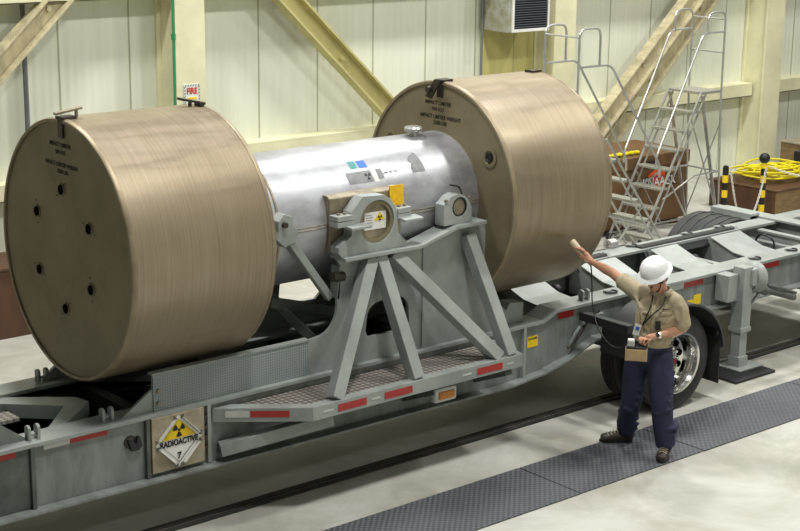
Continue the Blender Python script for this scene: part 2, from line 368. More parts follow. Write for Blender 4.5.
# air conditioner
ac=thing('air_conditioner','wall air conditioner with grey louvred front high by the middle column','air conditioner',(15.42,15.7,2.72))
obj('casing',box(B(),15.02,15.78,15.46,16.04,2.66,3.5),M['duct'],ac,bevel=.015)
bm=B()
for a in ((15.07,15.78,2.665,2.705),(15.07,15.78,3.43,3.46)): box(bm,a[0],a[1],15.43,15.46,a[2],a[3])
box(bm,15.07,15.10,15.43,15.46,2.705,3.43); box(bm,15.75,15.78,15.43,15.46,2.705,3.43); obj('front_frame',bm,M['white'],ac,bevel=.003)
bm=B()
for k in range(22): bar(bm,(15.1,15.448,2.73+k*.033),(15.75,15.448,2.73+k*.033),.022,.006,hint=(0,.5,1))
obj('louvre_grill',bm,M['grill'],ac)
obj('grill_backing',box(B(),15.10,15.75,15.455,15.459,2.705,3.43),M['ink'],ac)
# ================================================================ FLOOR MATS
labs=['dark ribbed floor mat at the bottom edge, leftmost of the strip','long dark ribbed floor mat directly under the worker','dark ribbed floor mat right of the worker beside the wheel','dark ribbed floor mat at the right edge of the photo']
xs=[5.4,8.60,10.12,12.25,14.4]
for i in range(4):
    a,b=xs[i]+.006,xs[i+1]-.006
    bm=box(B(),a,b,7.885+.004*(i%2),8.585-.003*(i%2),0.0,.012)
    tag(obj('floor_mat',bm,M['matgrey'],bevel=.003),labs[i],'floor mat','floor mats laid end to end')
# ================================================================ TRAILER
T=thing('lowboy_trailer','long grey steel lowboy trailer carrying the radioactive cask','trailer',(9,9.98,0))
YA,ZA=9.982,2.073
NY,FY=9.32,10.644
def zt(x):   # rail top
    return .93 if x<9.6 else (.93+(x-9.6)/.16*.07 if x<9.76 else 1.0)
botprof=[(2.5,.46),(9.15,.43),(9.59,.47),(9.90,.54),(10.05,.60),(10.24,.665),(20,.665)]
def rail(name,y,s):
    # s=+1 near rail (outer face toward -y)
    bm=B()
    pts=[(2.5,.90),(9.6,.90),(9.76,.97),(20,.97)]+botprof[::-1]
    ya,yb=(y+.03*s,y+.055*s)
    prism(bm,pts,'y',min(ya,yb),max(ya,yb)); wb=bm; bm=B()
    # top flange
    for (x0,z0),(x1,z1) in (((2.5,.915),(9.6,.915)),((9.6,.915),(9.76,.985)),((9.76,.985),(20,.985))):
        ws=y+.0*s; we=y+.24*s
        v=[bm.verts.new(p) for p in ((x0,ws,z0-.015),(x1,ws,z1-.015),(x1,we,z1-.015),(x0,we,z0-.015),(x0,ws,z0+.015),(x1,ws,z1+.015),(x1,we,z1+.015),(x0,we,z0+.015))]
        for f in ((0,3,2,1),(4,5,6,7),(0,1,5,4),(1,2,6,5),(2,3,7,6),(3,0,4,7)): bm.faces.new([v[i] for i in f])
    obj('top_flange',bm,M['paint'],T,bevel=.003); bm=wb
    # bottom flange
    for (x0,z0),(x1,z1) in zip(botprof[:-1],botprof[1:]):
        ws=y-.065*s; we=y+.16*s
        v=[bm.verts.new(p) for p in ((x0,ws,z0-.022),(x1,ws,z1-.022),(x1,we,z1-.022),(x0,we,z0-.022),(x0,ws,z0),(x1,ws,z1),(x1,we,z1),(x0,we,z0))]
        for f in ((0,3,2,1),(4,5,6,7),(0,1,5,4),(1,2,6,5),(2,3,7,6),(3,0,4,7)): bm.faces.new([v[i] for i in f])
    return obj(name,bm,M['web'] if s==1 else M['paint'],T,bevel=.003)
nr=rail('side_rail',NY,1); fr=rail('side_rail',FY,-1)
# web stiffeners on the near rail
for x,m_ in ((4.62,'paintdark'),(5.535,'paintdark'),(6.06,'paint'),(9.36,'paint')):
    obj('web_stiffener',box(B(),x-.015,x+.015,NY-.005,NY+.04,.45,.905),M[m_],nr)
obj('stained_web_panel',box(B(),3.3,4.59,NY+.018,NY+.032,.47,.9),M['paintdark'],nr)
# tie hole with hook on front web
bm=B(); lathe(bm,[(0,.05),(.012,.05),(.012,.036),(0,.036)],(5.40,NY+.016,.755),'y',20,closed=True); obj('web_hole_ring',bm,M['darkmetal'],nr,smooth=True)
bm=B(); prism(bm,[(5.37,.78),(5.40,.69),(5.46,.69),(5.485,.72),(5.47,.79),(5.45,.79),(5.44,.74),(5.41,.77)],'y',NY-.0,NY+.03); obj('tie_hook',bm,M['black'],nr)
# front deck
obj('deck_plate',box(B(),2.6,9.5,NY+.06,FY-.06,.60,.62),M['deck'],T)
obj('rear_pan',box(B(),9.5,14.3,NY+.06,FY-.06,.66,.675),M['deck'],T)
for x in (5.6,6.6,7.5,8.5,9.35): obj('cross_member',box(B(),x,x+.1,NY+.06,FY-.06,.62,.86),M['deck'],T)
for x in (10.3,11.5,12.7,13.95): obj('cross_member',box(B(),x,x+.09,NY+.06,FY-.06,.675,.86),M['paint'],T)
# front diagonal frame (gooseneck end)
bm=B(); prism(bm,[(3.4,10.42),(4.93,10.42),(5.37,10.08),(5.40,9.93),(4.98,9.55),(4.84,9.55),(5.20,9.95),(4.86,10.28),(3.4,10.28)],'z',.80,.91); obj('gooseneck_frame',bm,M['paint'],T,bevel=.004)
obj('gooseneck_web',prism(B(),[(3.0,10.35),(4.7,10.30),(5.05,10.0),(4.8,9.6),(3.0,9.6)],'z',.64,.70),M['paint'],T)
bm=B(); box(bm,4.3,4.86,9.98,10.16,.86,.885); obj('checker_step',bm,M['checker'],T)
bm=B(); prism(bm,[(3.6,.93),(4.64,.93),(4.35,1.15),(3.9,1.45),(3.6,1.45)],'y',NY+.1,NY+.13); obj('gooseneck_gusset',bm,M['web'],T)
# hinge lugs on the rails
def lugs(x,y,z):
    bm=B()
    for dx in (0,.07): prism(bm,[(y-.03,z),(y+.03,z),(y+.03,z+.085),(y+.012,z+.1),(y-.012,z+.1),(y-.03,z+.085)],'x',x+dx,x+dx+.022)
    cyl(bm,(x+.0,y,z+.03),(x+.09,y,z+.03),.012,8)
    obj('hinge_lug',bm,M['paint'],T,bevel=.002)
lugs(4.63,NY+.10,.93); lugs(5.21,NY+.10,.93); lugs(5.28,FY-.0-.12,.93); lugs(10.15,NY+.09,1.0)
bm=B(); prism(bm,[(5.32,.93),(5.95,.93),(5.95,1.16),(5.62,1.16)],'y',FY-.12,FY-.09); obj('far_gusset',bm,M['paint'],T)
# hoses along the deck
for k in range(3):
    obj('air_line',tube(B(),smoothpath([(3.4,10.25+.06*k,.72),(4.6,10.22+.07*k,.80),(5.1,10.30+.07*k,.83),(5.45,10.42+.05*k,.82),(5.9,10.42+.05*k,.76),(6.6,10.3,.68)],6),.042,8),M['hose'],T,smooth=True)
# box beams and saddle support plates, near and far
def arc(cx,cy,r,a0,a1,n=8): return [(cx+r*math.cos(math.radians(a0+(a1-a0)*k/n)),cy+r*math.sin(math.radians(a0+(a1-a0)*k/n))) for k in range(n+1)]
def saddle(s):
    y=(9.40 if s==1 else 2*YA-9.40)
    def yy(a,b): # offsets outward positive
        p,q=y-s*a,y-s*b; return min(p,q),max(p,q)
    out=[(7.26,.93),(9.08,.93),(9.06,1.05),(8.95,1.68),(8.88,1.925),(8.48,1.925),(8.10,1.825),(7.30,1.83),(7.35,1.75)]
    out+=[(7.31,1.50)]+arc(7.10,1.43,.21,0,-90,6)[0:6]+[(7.02,1.21),(7.02,.93)]
    hole=[(7.62,1.13),(8.0,1.13),(8.06,1.18)]+[(8.05,1.32)]+arc(7.93,1.30,.12,10,90,5)+[(7.80,1.415)]+arc(7.74,1.28,.13,100,180,5)+[(7.60,1.18)]
    out2=[(5.62,.93),(7.02,.93),(7.02,1.21),(5.62,1.205)]
    a,b=yy(0,.03)
    root=obj('support_plate' ,prism(B(),out,'y',a,b,holes=[hole]),M['paint'],T)
    obj('box_beam',prism(B(),out2,'y',*yy(-.001,.029)),M['mesh'],T)
    bm=B(); box(bm,5.61,7.03,*yy(.035,-.03),1.207,1.222); obj('beam_cap',bm,M['paint'],T)
    # hole inner lining rim and plate top flange
    bm=B()
    f0,f1=y-s*.15,y+s*.05
    for (p,q) in (((7.30,1.822),(8.10,1.82)),((8.09,1.82),(8.48,1.925)),((8.47,1.925),(8.80,1.93))):
        v=[]
        for (x,z) in (p,q):
            for yv in (f0,f1):
                for dz in (0,.028): v.append(bm.verts.new((x,yv,z+dz)))
        for f in ((0,1,3,2),(4,6,7,5),(0,4,5,1),(2,3,7,6),(0,2,6,4),(1,5,7,3)): bm.faces.new([v[i] for i in f])
    obj('saddle_ledge',bm,M['paint'],T,bevel=.003)
    for p,q in (((9.08,.93),(8.95,1.70)),((8.95,1.70),(8.885,1.92)),((7.34,1.76),(7.32,1.50))):
        obj('plate_edge_flange',bar(B(),(p[0],y+s*.02,p[1]),(q[0],y+s*.02,q[1]),.10,.02,hint=(1,0,0)),M['paint'],T)
    bm=B()
    lo=[(7.60,1.13),(8.06,1.13)]
    for x in (8.20,): box(bm,x-.01,x+.01,*yy(.03,.045),.95,1.82)
    obj('plate_stiffener',bm,M['paint'],T)
    # A-frame braces down to the outrigger platform
    yo=y-s*.46; yi=y-s*.06
    for p,q in (((6.95,yo,.86),(7.62,yi,1.80)),((7.77,yo,.86),(7.70,yi,1.80)),((8.67,yo,.86),(7.84,yi,1.80)),((8.80,yo,.86),(8.66,yi,1.84))):
        obj('diagonal_brace',bar(B(),p,q,.105,.105,hint=(0,-s,.3)),M['paint'],T,bevel=.006)
saddle(1); saddle(-1)
# outrigger platform (both sides)
def platform(s):
    Y=lambda y: y if s==1 else 2*YA-y
    poly=[(6.20,Y(9.33)),(6.71,Y(8.92)),(8.90,Y(8.92)),(8.90,Y(9.39))]
    bm=B(); prism(bm,poly,'z',.825,.845); obj('platform_deck',bm,M['checker'],T)
    bm=B(); e=[(6.10,9.34),(6.70,8.885),(8.91,8.885),(9.0,9.36)]
    inn=[(6.26,9.34),(6.73,8.97),(8.86,8.97),(8.90,9.36)]
    for i in range(3):
        (a,b),(c,d),(a2,b2),(c2,d2)=e[i],e[i+1],inn[i],inn[i+1]
        v=[bm.verts.new((x,Y(yv),z)) for x,yv in ((a,b),(c,d),(c2,d2),(a2,b2)) for z in (.752,.863)]
        for f in ((0,2,3,1),(2,4,5,3),(4,6,7,5),(6,0,1,7),(1,3,5,7),(0,6,4,2)): bm.faces.new([v[i] for i in f])
    p=obj('platform_edge',bm,M['paint'],T,bevel=.004)
    bm=B(); bar(bm,(6.14,Y(9.30),.54),(6.95,Y(8.97),.70),.09,.10); obj('platform_strut',bm,M['paint'],T,bevel=.004)
    for xx in (8.0,8.8): obj('platform_strut',bar(B(),(xx,Y(9.34),.56),(xx,Y(8.95),.72),.08,.08),M['paintdark'],T)
    return p
pe=platform(1); platform(-1)
# reflective tape
def tape(x0,x1,y,z0,z1,m,par): obj('reflective_tape',box(B(),x0,x1,y-.002,y,z0,z1),M[m],par)
Yt=NY+.029
tape(4.92,5.22,Yt,.855,.905-.0,'red',nr); tape(4.72,4.92,Yt,.855,.9,'silvertape',nr); tape(4.2,4.50,Yt-.012,.855,.9,'red',nr)
tape(9.80,10.0,Yt,.90,.96,'red',nr)
tape(11.53,11.82,Yt,.905,.962,'red',nr); tape(12.75,13.03,Yt,.905,.962,'red',nr); tape(11.3,11.53,Yt,.905,.962,'silvertape',nr); tape(12.5,12.75,Yt,.905,.962,'silvertape',nr)
for a,b in ((6.94,7.22),(7.40,7.685),(8.385,8.67)): tape(a,b,8.884,.778,.835,'red',pe)
for a,b in ((6.80,6.90),(7.27,7.36),(8.22,8.32),(8.72,8.80)): tape(a,b,8.884,.80,.815,'silvertape',pe)
def facetape(t0,t1,m):
    a,b=V((6.10,9.34,0)),V((6.70,8.885,0)); n=V((-.6043,-.7968,0)); p=a.lerp(b,t0)+n*.002; q=a.lerp(b,t1)+n*.002; bm=B()
    bm.faces.new([bm.verts.new(v) for v in (p+ZD*.79,q+ZD*.79,q+ZD*.84,p+ZD*.84)]); ex=bmesh.ops.extrude_face_region(bm,geom=list(bm.faces))
    for g in ex['geom']:
        if isinstance(g,bmesh.types.BMVert): g.co+=n*.002
    obj('reflective_tape',bm,M[m],pe)
facetape(.13,.37,'silvertape'); facetape(.38,.77,'red')
# yellow stickers on rail
tk=obj('warning_sticker',box(B(),9.42,9.55,Yt-.003,Yt,.70,.80),M['yellow'],nr)
text('sticker_text','DANGER',.028,(9.485,Yt-.0035,.778),(1,0,0),(0,0,1),M['ink'],nr,.0005,bold=.001)
obj('yellow_sticker',box(B(),11.69,11.80,Yt-.003,Yt,.71,.81),M['yellow'],nr); obj('yellow_sticker',box(B(),11.60,11.685,Yt-.003,Yt,.70,.77),M['yellow'],nr)
# side marker lamp under platform
ml=obj('marker_lamp_housing',box(B(),7.97,8.21,8.93,9.0,.60,.725),M['silvertape'],T,bevel=.022)
obj('amber_lens',box(B(),8.005,8.175,8.915,8.935,.63,.695),M['amber'],ml,bevel=.012)
# gussets at beam end with bolts
bm=B(); prism(bm,[(5.36,.93),(5.62,.93),(5.62,1.10)],'y',9.385,9.41); g=obj('beam_gusset',bm,M['paint'],T)
for z in (1.02,.965):
    pass
for z in (.985,1.08): obj('beam_bolt',cyl(B(),(5.66,9.355,z),(5.66,9.375,z),.018,10),M['steeltan'],T,smooth=True)
# cradle block on the rail right of the plate
bm=B(); prism(bm,[(9.03,.93),(9.45,.93),(9.45,1.10),(9.28,1.12),(9.24,1.06),(9.03,1.22)],'y',9.44,9.58); obj('stop_block',bm,M['paint'],T,bevel=.004)
# trunnion clamp (large)
def ringplate(bm,poly,cx,cz,r,y0,y1,n=64):
    outp=[];inn=[]
    for k in range(n):
        t=2*PI*k/n; d=(math.cos(t),math.sin(t)); best=9
        for i in range(len(poly)):
            (x1,z1),(x2,z2)=poly[i],poly[(i+1)%len(poly)]; ex,ez=x2-x1,z2-z1; den=d[0]*ez-d[1]*ex
            if abs(den)<1e-9: continue
            s=((x1-cx)*ez-(z1-cz)*ex)/den; u=((x1-cx)*d[1]-(z1-cz)*d[0])/den
            if s>0 and -1e-6<=u<=1+1e-6: best=min(best,s)
        outp.append((cx+d[0]*best,cz+d[1]*best)); inn.append((cx+d[0]*r,cz+d[1]*r))
    rings=[[V((x,y0,z)) for x,z in inn],[V((x,y0,z)) for x,z in outp],[V((x,y1,z)) for x,z in outp],[V((x,y1,z)) for x,z in inn]]
    return loft(bm,rings,closed=True)
TX,TZ=7.655,2.09
bm=B(); ringplate(bm,[(7.269,1.85),(7.975,1.85),(7.975,1.925),(7.88,1.94),(7.866,2.06),(7.865,2.156),(7.80,2.25),(7.72,2.30),(7.506,2.31),(7.387,2.19),(7.40,2.01),(7.269,1.965)],TX,TZ,.172,9.30,9.41)
cl=obj('trunnion_clamp',bm,M['paint'],T,bevel=.004)
for x0,x1,z in ((7.25,7.42,2.09),(7.86,8.0,2.08)):
    bm=B(); box(bm,x0,x1,9.29,9.40,z,z+.042); box(bm,x0,x1,9.29,9.40,z+.047,z+.09); obj('clamp_flange',bm,M['paint'],cl,bevel=.004)
    for dx in (.05,.11): obj('clamp_bolt',cyl(B(),(x0+dx,9.345,z+.08),(x0+dx,9.345,z+.105),.014,8),M['steeltan'],cl)
bm=B(); prism(bm,[(9.21,2.075),(9.32,2.075),(9.32,2.10),(9.21,2.095)],'x',7.33,7.53); obj('clamp_tab',bm,M['paint'],cl,bevel=.003)
bm=B(); prism(bm,[(9.21,2.07),(9.32,2.07),(9.32,2.10),(9.21,2.09)],'x',7.87,8.06); obj('clamp_tab',bm,M['paint'],cl,bevel=.003)
bm=B(); ringplate(bm,[(8.36,1.955),(8.67,1.955),(8.67,2.08),(8.635,2.142),(8.578,2.191),(8.50,2.21),(8.43,2.19),(8.385,2.145),(8.36,2.14)],8.535,2.097,.082,9.30,9.41)
sc2=obj('small_trunnion_clamp',bm,M['paint'],T,bevel=.003)
obj('locking_pin',tube(B(),fillet([(8.44,9.32,2.29),(8.54,9.32,2.265),(8.58,9.33,2.20)],.03),.008,6),M['darkmetal'],sc2,smooth=True)
for x,z in ((8.38,2.165),(8.645,2.165)): obj('clamp_bolt',cyl(B(),(x,9.29,z),(x,9.31,z),.014,8),M['steeltan'],sc2)
# tie-down struts
bm=B(); bar(bm,(6.84,9.40,2.06),(7.29,9.45,1.50),.062,.062,hint=(0,-1,0)); a1=obj('tie_down_strut',bm,M['paint'],T,bevel=.006)
bm=B(); prism(bm,[(6.72,2.06),(6.80,1.99),(6.90,2.02),(6.93,2.10),(6.88,2.15),(6.88,2.22),(6.80,2.25),(6.74,2.20),(6.74,2.12)],'y',9.36,9.47); obj('strut_clevis',bm,M['paint'],a1,bevel=.005)
obj('strut_pin',cyl(B(),(6.79,9.33,2.17),(6.79,9.5,2.17),.022,12),M['darkmetal'],a1,smooth=True)
obj('strut_roller',cyl(B(),(7.25,9.36,1.69),(7.36,9.36,1.68),.04,14),M['darkmetal'],a1,smooth=True)
bm=B(); bar(bm,(7.0,9.85,1.42),(7.72,9.80,1.22),.06,.09); bar(bm,(7.05,9.9,1.45),(7.35,9.7,1.05),.06,.08); obj('tie_down_strut',bm,M['paintdark'],T,bevel=.005)
bm=B(); bar(bm,(6.83,2*YA-9.40,2.05),(7.28,2*YA-9.47,1.58),.075,.075,hint=(0,-1,0)); obj('tie_down_strut',bm,M['paint'],T,bevel=.006)
# radioactive placard panel
pp=obj('placard_board',box(B(),5.56,6.01,NY-.012,NY+.028,.478,.90),M['wood'],T,bevel=.003)
py=NY-.013; pc=(5.785,.69)
h=.215
bm=B(); prism(bm,[(pc[0]-h*.93,pc[1]),(pc[0],pc[1]-h*.93),(pc[0]+h*.93,pc[1]),(pc[0],pc[1]+h*.93)],'y',py-.002,py); pf=obj('placard',bm,M['white'],pp)
for sx,sy in ((-1,1),(1,1),(1,-1),(-1,-1)):
    a,b=(pc[0]+sx*h*.97,pc[1]),(pc[0],pc[1]+sy*h*.97); bm=B()
    d=V((sx,0,sy)).normalized()
    p=V((a[0],py-.003,a[1])).lerp(V((b[0],py-.003,b[1])),.18); q=V((a[0],py-.003,a[1])).lerp(V((b[0],py-.003,b[1])),.82)
    bar(bm,p,q,.004,.055,hint=YD); obj('placard_holder',bm,M['white'],pp)
    for t in (.12,.88):
        c=V((a[0],py-.006,a[1])).lerp(V((b[0],py-.006,b[1])),t)
        obj('holder_clip',bar(B(),c-d*.015,c+d*.02,.004,.028,hint=YD),M['paintdark'],pp)
bm=B(); q=h*.80
prism(bm,[(pc[0]-q*.86+.0,pc[1]+q*.14),(pc[0]+q*.86,pc[1]+q*.14),(pc[0],pc[1]+q)],'y',py-.006,py-.004); obj('yellow_field',bm,M['yellow'],pp)
trefoil('trefoil',(pc[0],py-.0062,pc[1]+q*.50),(1,0,0),(0,0,1),.052,M['ink'],pp)
text('placard_text','RADIOACTIVE',.062,(pc[0],py-.006,pc[1]-.008),(1,0,0),(0,0,1),M['ink'],pp,.001,bold=.0022,sx=.82)
text('placard_number','7',.07,(pc[0],py-.006,pc[1]-.115),(1,0,0),(0,0,1),M['ink'],pp,.001,bold=.002)
bm=B(); qq=h*.76
for i in range(4):
    a=[(-1,0),(0,-1),(1,0),(0,1)]; p=V((pc[0]+a[i][0]*qq,py-.005,pc[1]+a[i][1]*qq)); r=V((pc[0]+a[(i+1)%4][0]*qq,py-.005,pc[1]+a[(i+1)%4][1]*qq))
    bar(bm,p,r,.002,.0035,hint=YD)
obj('placard_border',bm,M['ink'],pp)
for k in range(4): obj('board_hinge',box(B(),6.012,6.045,NY-.004,NY+.02,.80-.08*k,.83-.08*k),M['darkmetal'],pp)
# V shaped pans across rear bay
def pan(x0,x1):
    bm=B(); prof=[(9.50,.875),(9.85,.868),(10.03,.885),(10.34,.995)]
    v0=[[bm.verts.new((x,y,z+dz)) for y,z in prof] for x in (x0,x1) for dz in (0,.012)]
    for k in range(3):
        bm.faces.new((v0[0][k],v0[0][k+1],v0[2][k+1],v0[2][k])); bm.faces.new((v0[1][k],v0[3][k],v0[3][k+1],v0[1][k+1]))
        bm.faces.new((v0[0][k],v0[1][k],v0[1][k+1],v0[0][k+1])); bm.faces.new((v0[2][k],v0[2][k+1],v0[3][k+1],v0[3][k]))
    bm.faces.new((v0[0][0],v0[2][0],v0[3][0],v0[1][0])); bm.faces.new((v0[0][3],v0[1][3],v0[3][3],v0[2][3]))
    p=obj('cradle_pan',bm,M['paint'],T)
    obj('pan_web',prism(B(),[(9.40,.68),(10.5,.68),(10.5,.96),(10.33,.98),(10.03,.873),(9.85,.856),(9.40,.863)],'x',x0+.03,x0+.05),M['paint'],p)
PANS=[(10.04,10.50),(11.12,11.64),(12.18,12.60),(13.15,13.66)]
for a,b in PANS: pan(a,b)
# rubber pads on far rail
for a,b in ((11.15,11.62),(12.15,13.68)):
    bm=B(); prism(bm,[(10.36,.91),(10.38,.91),(10.45,1.003),(10.53,1.003),(10.53,1.018),(10.44,1.018)],'x',a,b); obj('rubber_pad',bm,M['black'],T)
    obj('pad_end_clip',prism(B(),[(10.33,.90),(10.37,.90),(10.46,1.02),(10.50,1.02),(10.50,1.032),(10.44,1.032)],'x',b,b+.05),M['paint'],T)
# D rings
def dring(x,y,z):
    bm=B(); tube(bm,[(x+.06*math.cos(t)*1.0,y+.045*math.sin(t),z+.014) for t in [2*PI*k/14 for k in range(14)]],.009,6,closed=True); obj('tie_ring',bm,M['black'],T,smooth=True)
    obj('ring_bracket',box(B(),x-.05,x+.03,y+.02,y+.06,z,z+.022),M['paint'],T,bevel=.004)
for x in (10.575,12.73,13.34,15.0,16.4): dring(x,NY+.1,1.0)
for x in (11.0,12.15,13.05,13.6): dring(x,FY-.08,1.0)
obj('lifting_clamp',lathe(B(),[(0,.06),(.10,.06),(.10,.035),(0,.035)],(11.9,FY+.04,1.03),'x',20,closed=True),M['alu'],T,smooth=True)
# transverse beams at the rear
def xbeam(x,y0,y1,z,h,w=.16,name='transverse_beam'):
    bm=B(); box(bm,x,x+w,y0,y1,z-.025,z); box(bm,x+w/2-.012,x+w/2+.012,y0,y1,z-h,z-.025); box(bm,x,x+w,y0,y1,z-h-.02,z-h); obj(name,bm,M['paint'],T,bevel=.003)
xbeam(14.38,8.75,11.24,1.025,.26,.2); xbeam(14.02,9.4,10.38,.965,.26,.09)
bm=B(); prism(bm,[(10.66,1.03),(11.22,1.03),(11.22,.72),(10.66,.72)],'x',14.24,14.27); box(bm,14.24,14.40,10.64,11.22,1.03,1.06); obj('outrigger_plate',bm,M['paint'],T,bevel=.004)
# hose ring + air chambers inside rear bay
for (x,y) in ((13.85,10.15),(11.9,10.12)):
    obj('coiled_air_line',tube(B(),[(x+.02*math.sin(3*t),y+.13*math.cos(t),.84+.13*math.sin(t)) for t in [2*PI*k/24 for k in range(24)]],.012,6,closed=True),M['hose'],T,smooth=True)
for x in (10.75,12.85): 
    obj('brake_chamber',lathe(B(),[(0,.03),(.02,.055),(.07,.055),(.09,.03)],(x,10.34,.80),'x',18),M['black'],T,smooth=True)
# wheels --------------------------------------------------------
def wheel(x,y,s,full=True):
    # s=-1: outer side toward -y
    R=.46; w=.27; r0=.285
    prof=[(0,r0),(0,r0+.03),(.008,.36),(.02,.42),(.035,.445),(.055,.457)]
    for k in range(4):
        a=.055+k*.045; prof+=[(a+.001,.46),(a+.034,.46),(a+.036,.448),(a+.044,.448)]
    prof+=[(w-.03,.457),(w-.015,.43),(w,.36),(w,r0),(w-.02,r0-.01),(.02,r0-.01)]
    wroot=obj('wheel',lathe(B(),[(-s*h,r) for h,r in prof],(x,y,R),'y',72,closed=True),M['tyre'],T,smooth=True,label='black ribbed tyre with polished rim')
    rim=[(0,r0+.004),(-.004,r0-.004),(.004,r0-.02),(.03,r0-.03),(.05,.245),(.12,.235),(.15,.23),(.165,.20),(.15,.16),(.135,.10),(.135,.004),(.15,.004),(.16,.17),(.18,.25),(.03,r0-.012)]
    ro=obj('rim',lathe(B(),[(-s*h,r) for h,r in rim],(x,y,R),'y',64,closed=True),M['chrome'],wroot,smooth=True)
    if full:
        bm=B()
        for k in range(10):
            t=2*PI*k/10+.2; c=V((x+.175*math.cos(t),y-s*.152,R+.175*math.sin(t))); cyl(bm,c+V((0,s*.016,0)),c-V((0,s*.004,0)),.031,16)
        obj('rim_opening',bm,M['hole'],wroot)
        obj('hub',lathe(B(),[(-s*h,r) for h,r in ((.14,.075),(.10,.075),(.085,.065),(.07,.03))],(x,y,R),'y',28),M['chrome'],wroot,smooth=True)
        obj('hub_cap',lathe(B(),[(-s*h,r) for h,r in ((.085,.032),(.055,.030),(.05,.015))],(x,y,R),'y',20),M['hubred'],wroot,smooth=True)
        for k in range(10):
            t=2*PI*k/10; c=V((x+.11*math.cos(t),y-s*.14,R+.11*math.sin(t))); 
            obj('wheel_nut',cyl(B(),c,c+V((0,s*.035,0)),.013,6),M['chrome'],wroot)
    return wroot
WX=10.755
wheel(WX,8.72,-1); wheel(WX,2*YA-8.72,1,False); wheel(14.05,8.72,-1); wheel(14.05,2*YA-8.72,1,False)
for x,y in ((WX,9.05),(14.05,9.05),(WX,2*YA-9.30),(14.05,2*YA-9.30)):
    pr_=[(0,.285),(0,.34),(.01,.42),(.03,.45)]
    for k in range(5): pr_+=[(.035+k*.037,.46),(.062+k*.037,.46),(.064+k*.037,.446),(.070+k*.037,.446)]
    pr_+=[(.225,.45),(.245,.42),(.255,.34),(.255,.285)]
    obj('inner_tyre',lathe(B(),pr_,(x,y,.46),'y',64,closed=True),M['tyre'],T,smooth=True)
for x in (WX,14.05): obj('axle',cyl(B(),(x,8.95,.46),(x,11.0,.46),.065,16),M['paintdark'],T,smooth=True)
def fenderm(x,y0,y1,panel=True):
    cx,cz,R=x+.0,.46,.565; pts=[]
    for k in range(0,29):
        t=math.radians(-5+170*k/28) if not panel else math.radians(5+130*k/28); pts.append((cx+R*1.08*math.cos(t),cz+R*.98*math.sin(t)))
    if panel: pts+=[(x-.50,.88),(x-.57,.84),(x-.59,.58)]
    inner=[(cx+(px-cx)*.965,cz+(pz-cz)*.965) for px,pz in pts]
    bm=B(); vs=[[bm.verts.new((px,yv,pz)) for px,pz in (pts+inner[::-1])] for yv in (y0,y1)]; n=len(vs[0])
    for i in range(n): bm.faces.new((vs[0][i],vs[0][(i+1)%n],vs[1][(i+1)%n],vs[1][i]))
    m_=len(pts)
    for v in vs:
        for i in range(m_-1): bm.faces.new((v[i],v[i+1],v[n-2-i],v[n-1-i]))
    f=obj('fender',bm,M['fender'],T,smooth=True)
    return f
f1=fenderm(WX,8.69,9.16)
obj('fender_arm',box(B(),10.05,10.13,8.74,9.33,.85,.93),M['black'],T,bevel=.008)
obj('fender_arm',box(B(),11.28,11.34,8.72,9.33,.62,.68),M['black'],T,bevel=.008)
obj('mud_flap',box(B(),11.33,11.345,8.72,9.02,.15,.66),M['deck'],T)
f2=fenderm(14.05,10.68,11.27,False)
for k in range(4):
    y=10.78+.13*k; obj('fender_ridge',tube(B(),[(14.05+.565*1.087*math.cos(math.radians(t)),y,.46+.565*.987*math.sin(math.radians(t))) for t in range(20,165,6)],.006,5),M['fender'],f2,smooth=True)
fenderm(14.05,8.69,9.28,False)
# curved web brace near the kick-up
bm=B(); tube(bm,[(10.35+.42*math.cos(math.radians(t)),NY+.02,.50+.36*math.sin(math.radians(t))) for t in range(178,80,-7)],.016,8); obj('brake_pipe',bm,M['paint'],T,smooth=True)
bm=B(); tube(bm,fillet([(9.9,NY-.01,.62),(9.98,NY-.01,.65),(10.2,NY-.01,.88),(10.3,NY-.01,.90)],.06),.012,8); obj('air_fitting',bm,M['darkmetal'],T,smooth=True)
# landing gear ------------------------------------------------
J=obj('landing_gear_leg',box(B(),12.0,12.14,9.01,9.15,.43,1.06),M['paint'],T,bevel=.006)
obj('inner_leg',box(B(),12.015,12.125,9.025,9.135,.07,.44),M['paint'],J,bevel=.005)
obj('leg_collar',box(B(),11.99,12.15,9.0,9.16,.40,.45),M['paint'],J,bevel=.004)
obj('foot_socket',box(B(),12.0,12.14,9.01,9.15,.045,.15),M['paint'],J,bevel=.006)
obj('foot_plate',box(B(),11.92,12.30,8.93,9.22,.030,.046),M['paint'],J,bevel=.003)
obj('mount_bracket',box(B(),11.85,12.0,9.08,9.24,.72,.99),M['paint'],J,bevel=.006)
bm=B()
for k in range(5): cyl(bm,(11.93,9.14,.74+.055*k),(11.93,9.165,.74+.055*k),.014,8)
obj('bracket_bolts',bm,M['paint'],J)
obj('gearbox',lathe(B(),[(0,.11),(.03,.145),(.08,.16),(.10,.13),(.11,.05)],(12.17,9.07,.93),'x',28),M['paint'],J,smooth=True)
obj('gearbox_housing',box(B(),12.10,12.20,8.98,9.14,.86,1.04),M['paint'],J,bevel=.02)
bm=B(); prism(bm,[(8.98,1.0),(9.14,1.0),(9.16,.84),(9.07,.76),(8.98,.84)],'x',12.16,12.26); obj('gearbox_cover',bm,M['paint'],J,bevel=.015)
bm=B(); cyl(bm,(12.26,9.05,.82),(12.36,9.0,.78),.05,14); cyl(bm,(12.32,9.0,.80),(12.75,8.95,.66),.035,12); tube(bm,[(12.35,8.98,.84),(12.55,8.95,.78),(12.78,8.95,.70)],.015,8); obj('crank_mechanism',bm,M['paintdark'],J,smooth=True)
bm=B(); bar(bm,(12.14,9.06,.60),(12.32,9.03,.80),.025,.02); obj('crank_stay',bm,M['paint'],J)
for o_ in [J]+list(J.children):
    for v in o_.data.vertices: v.co+=V((.135,.085,0))
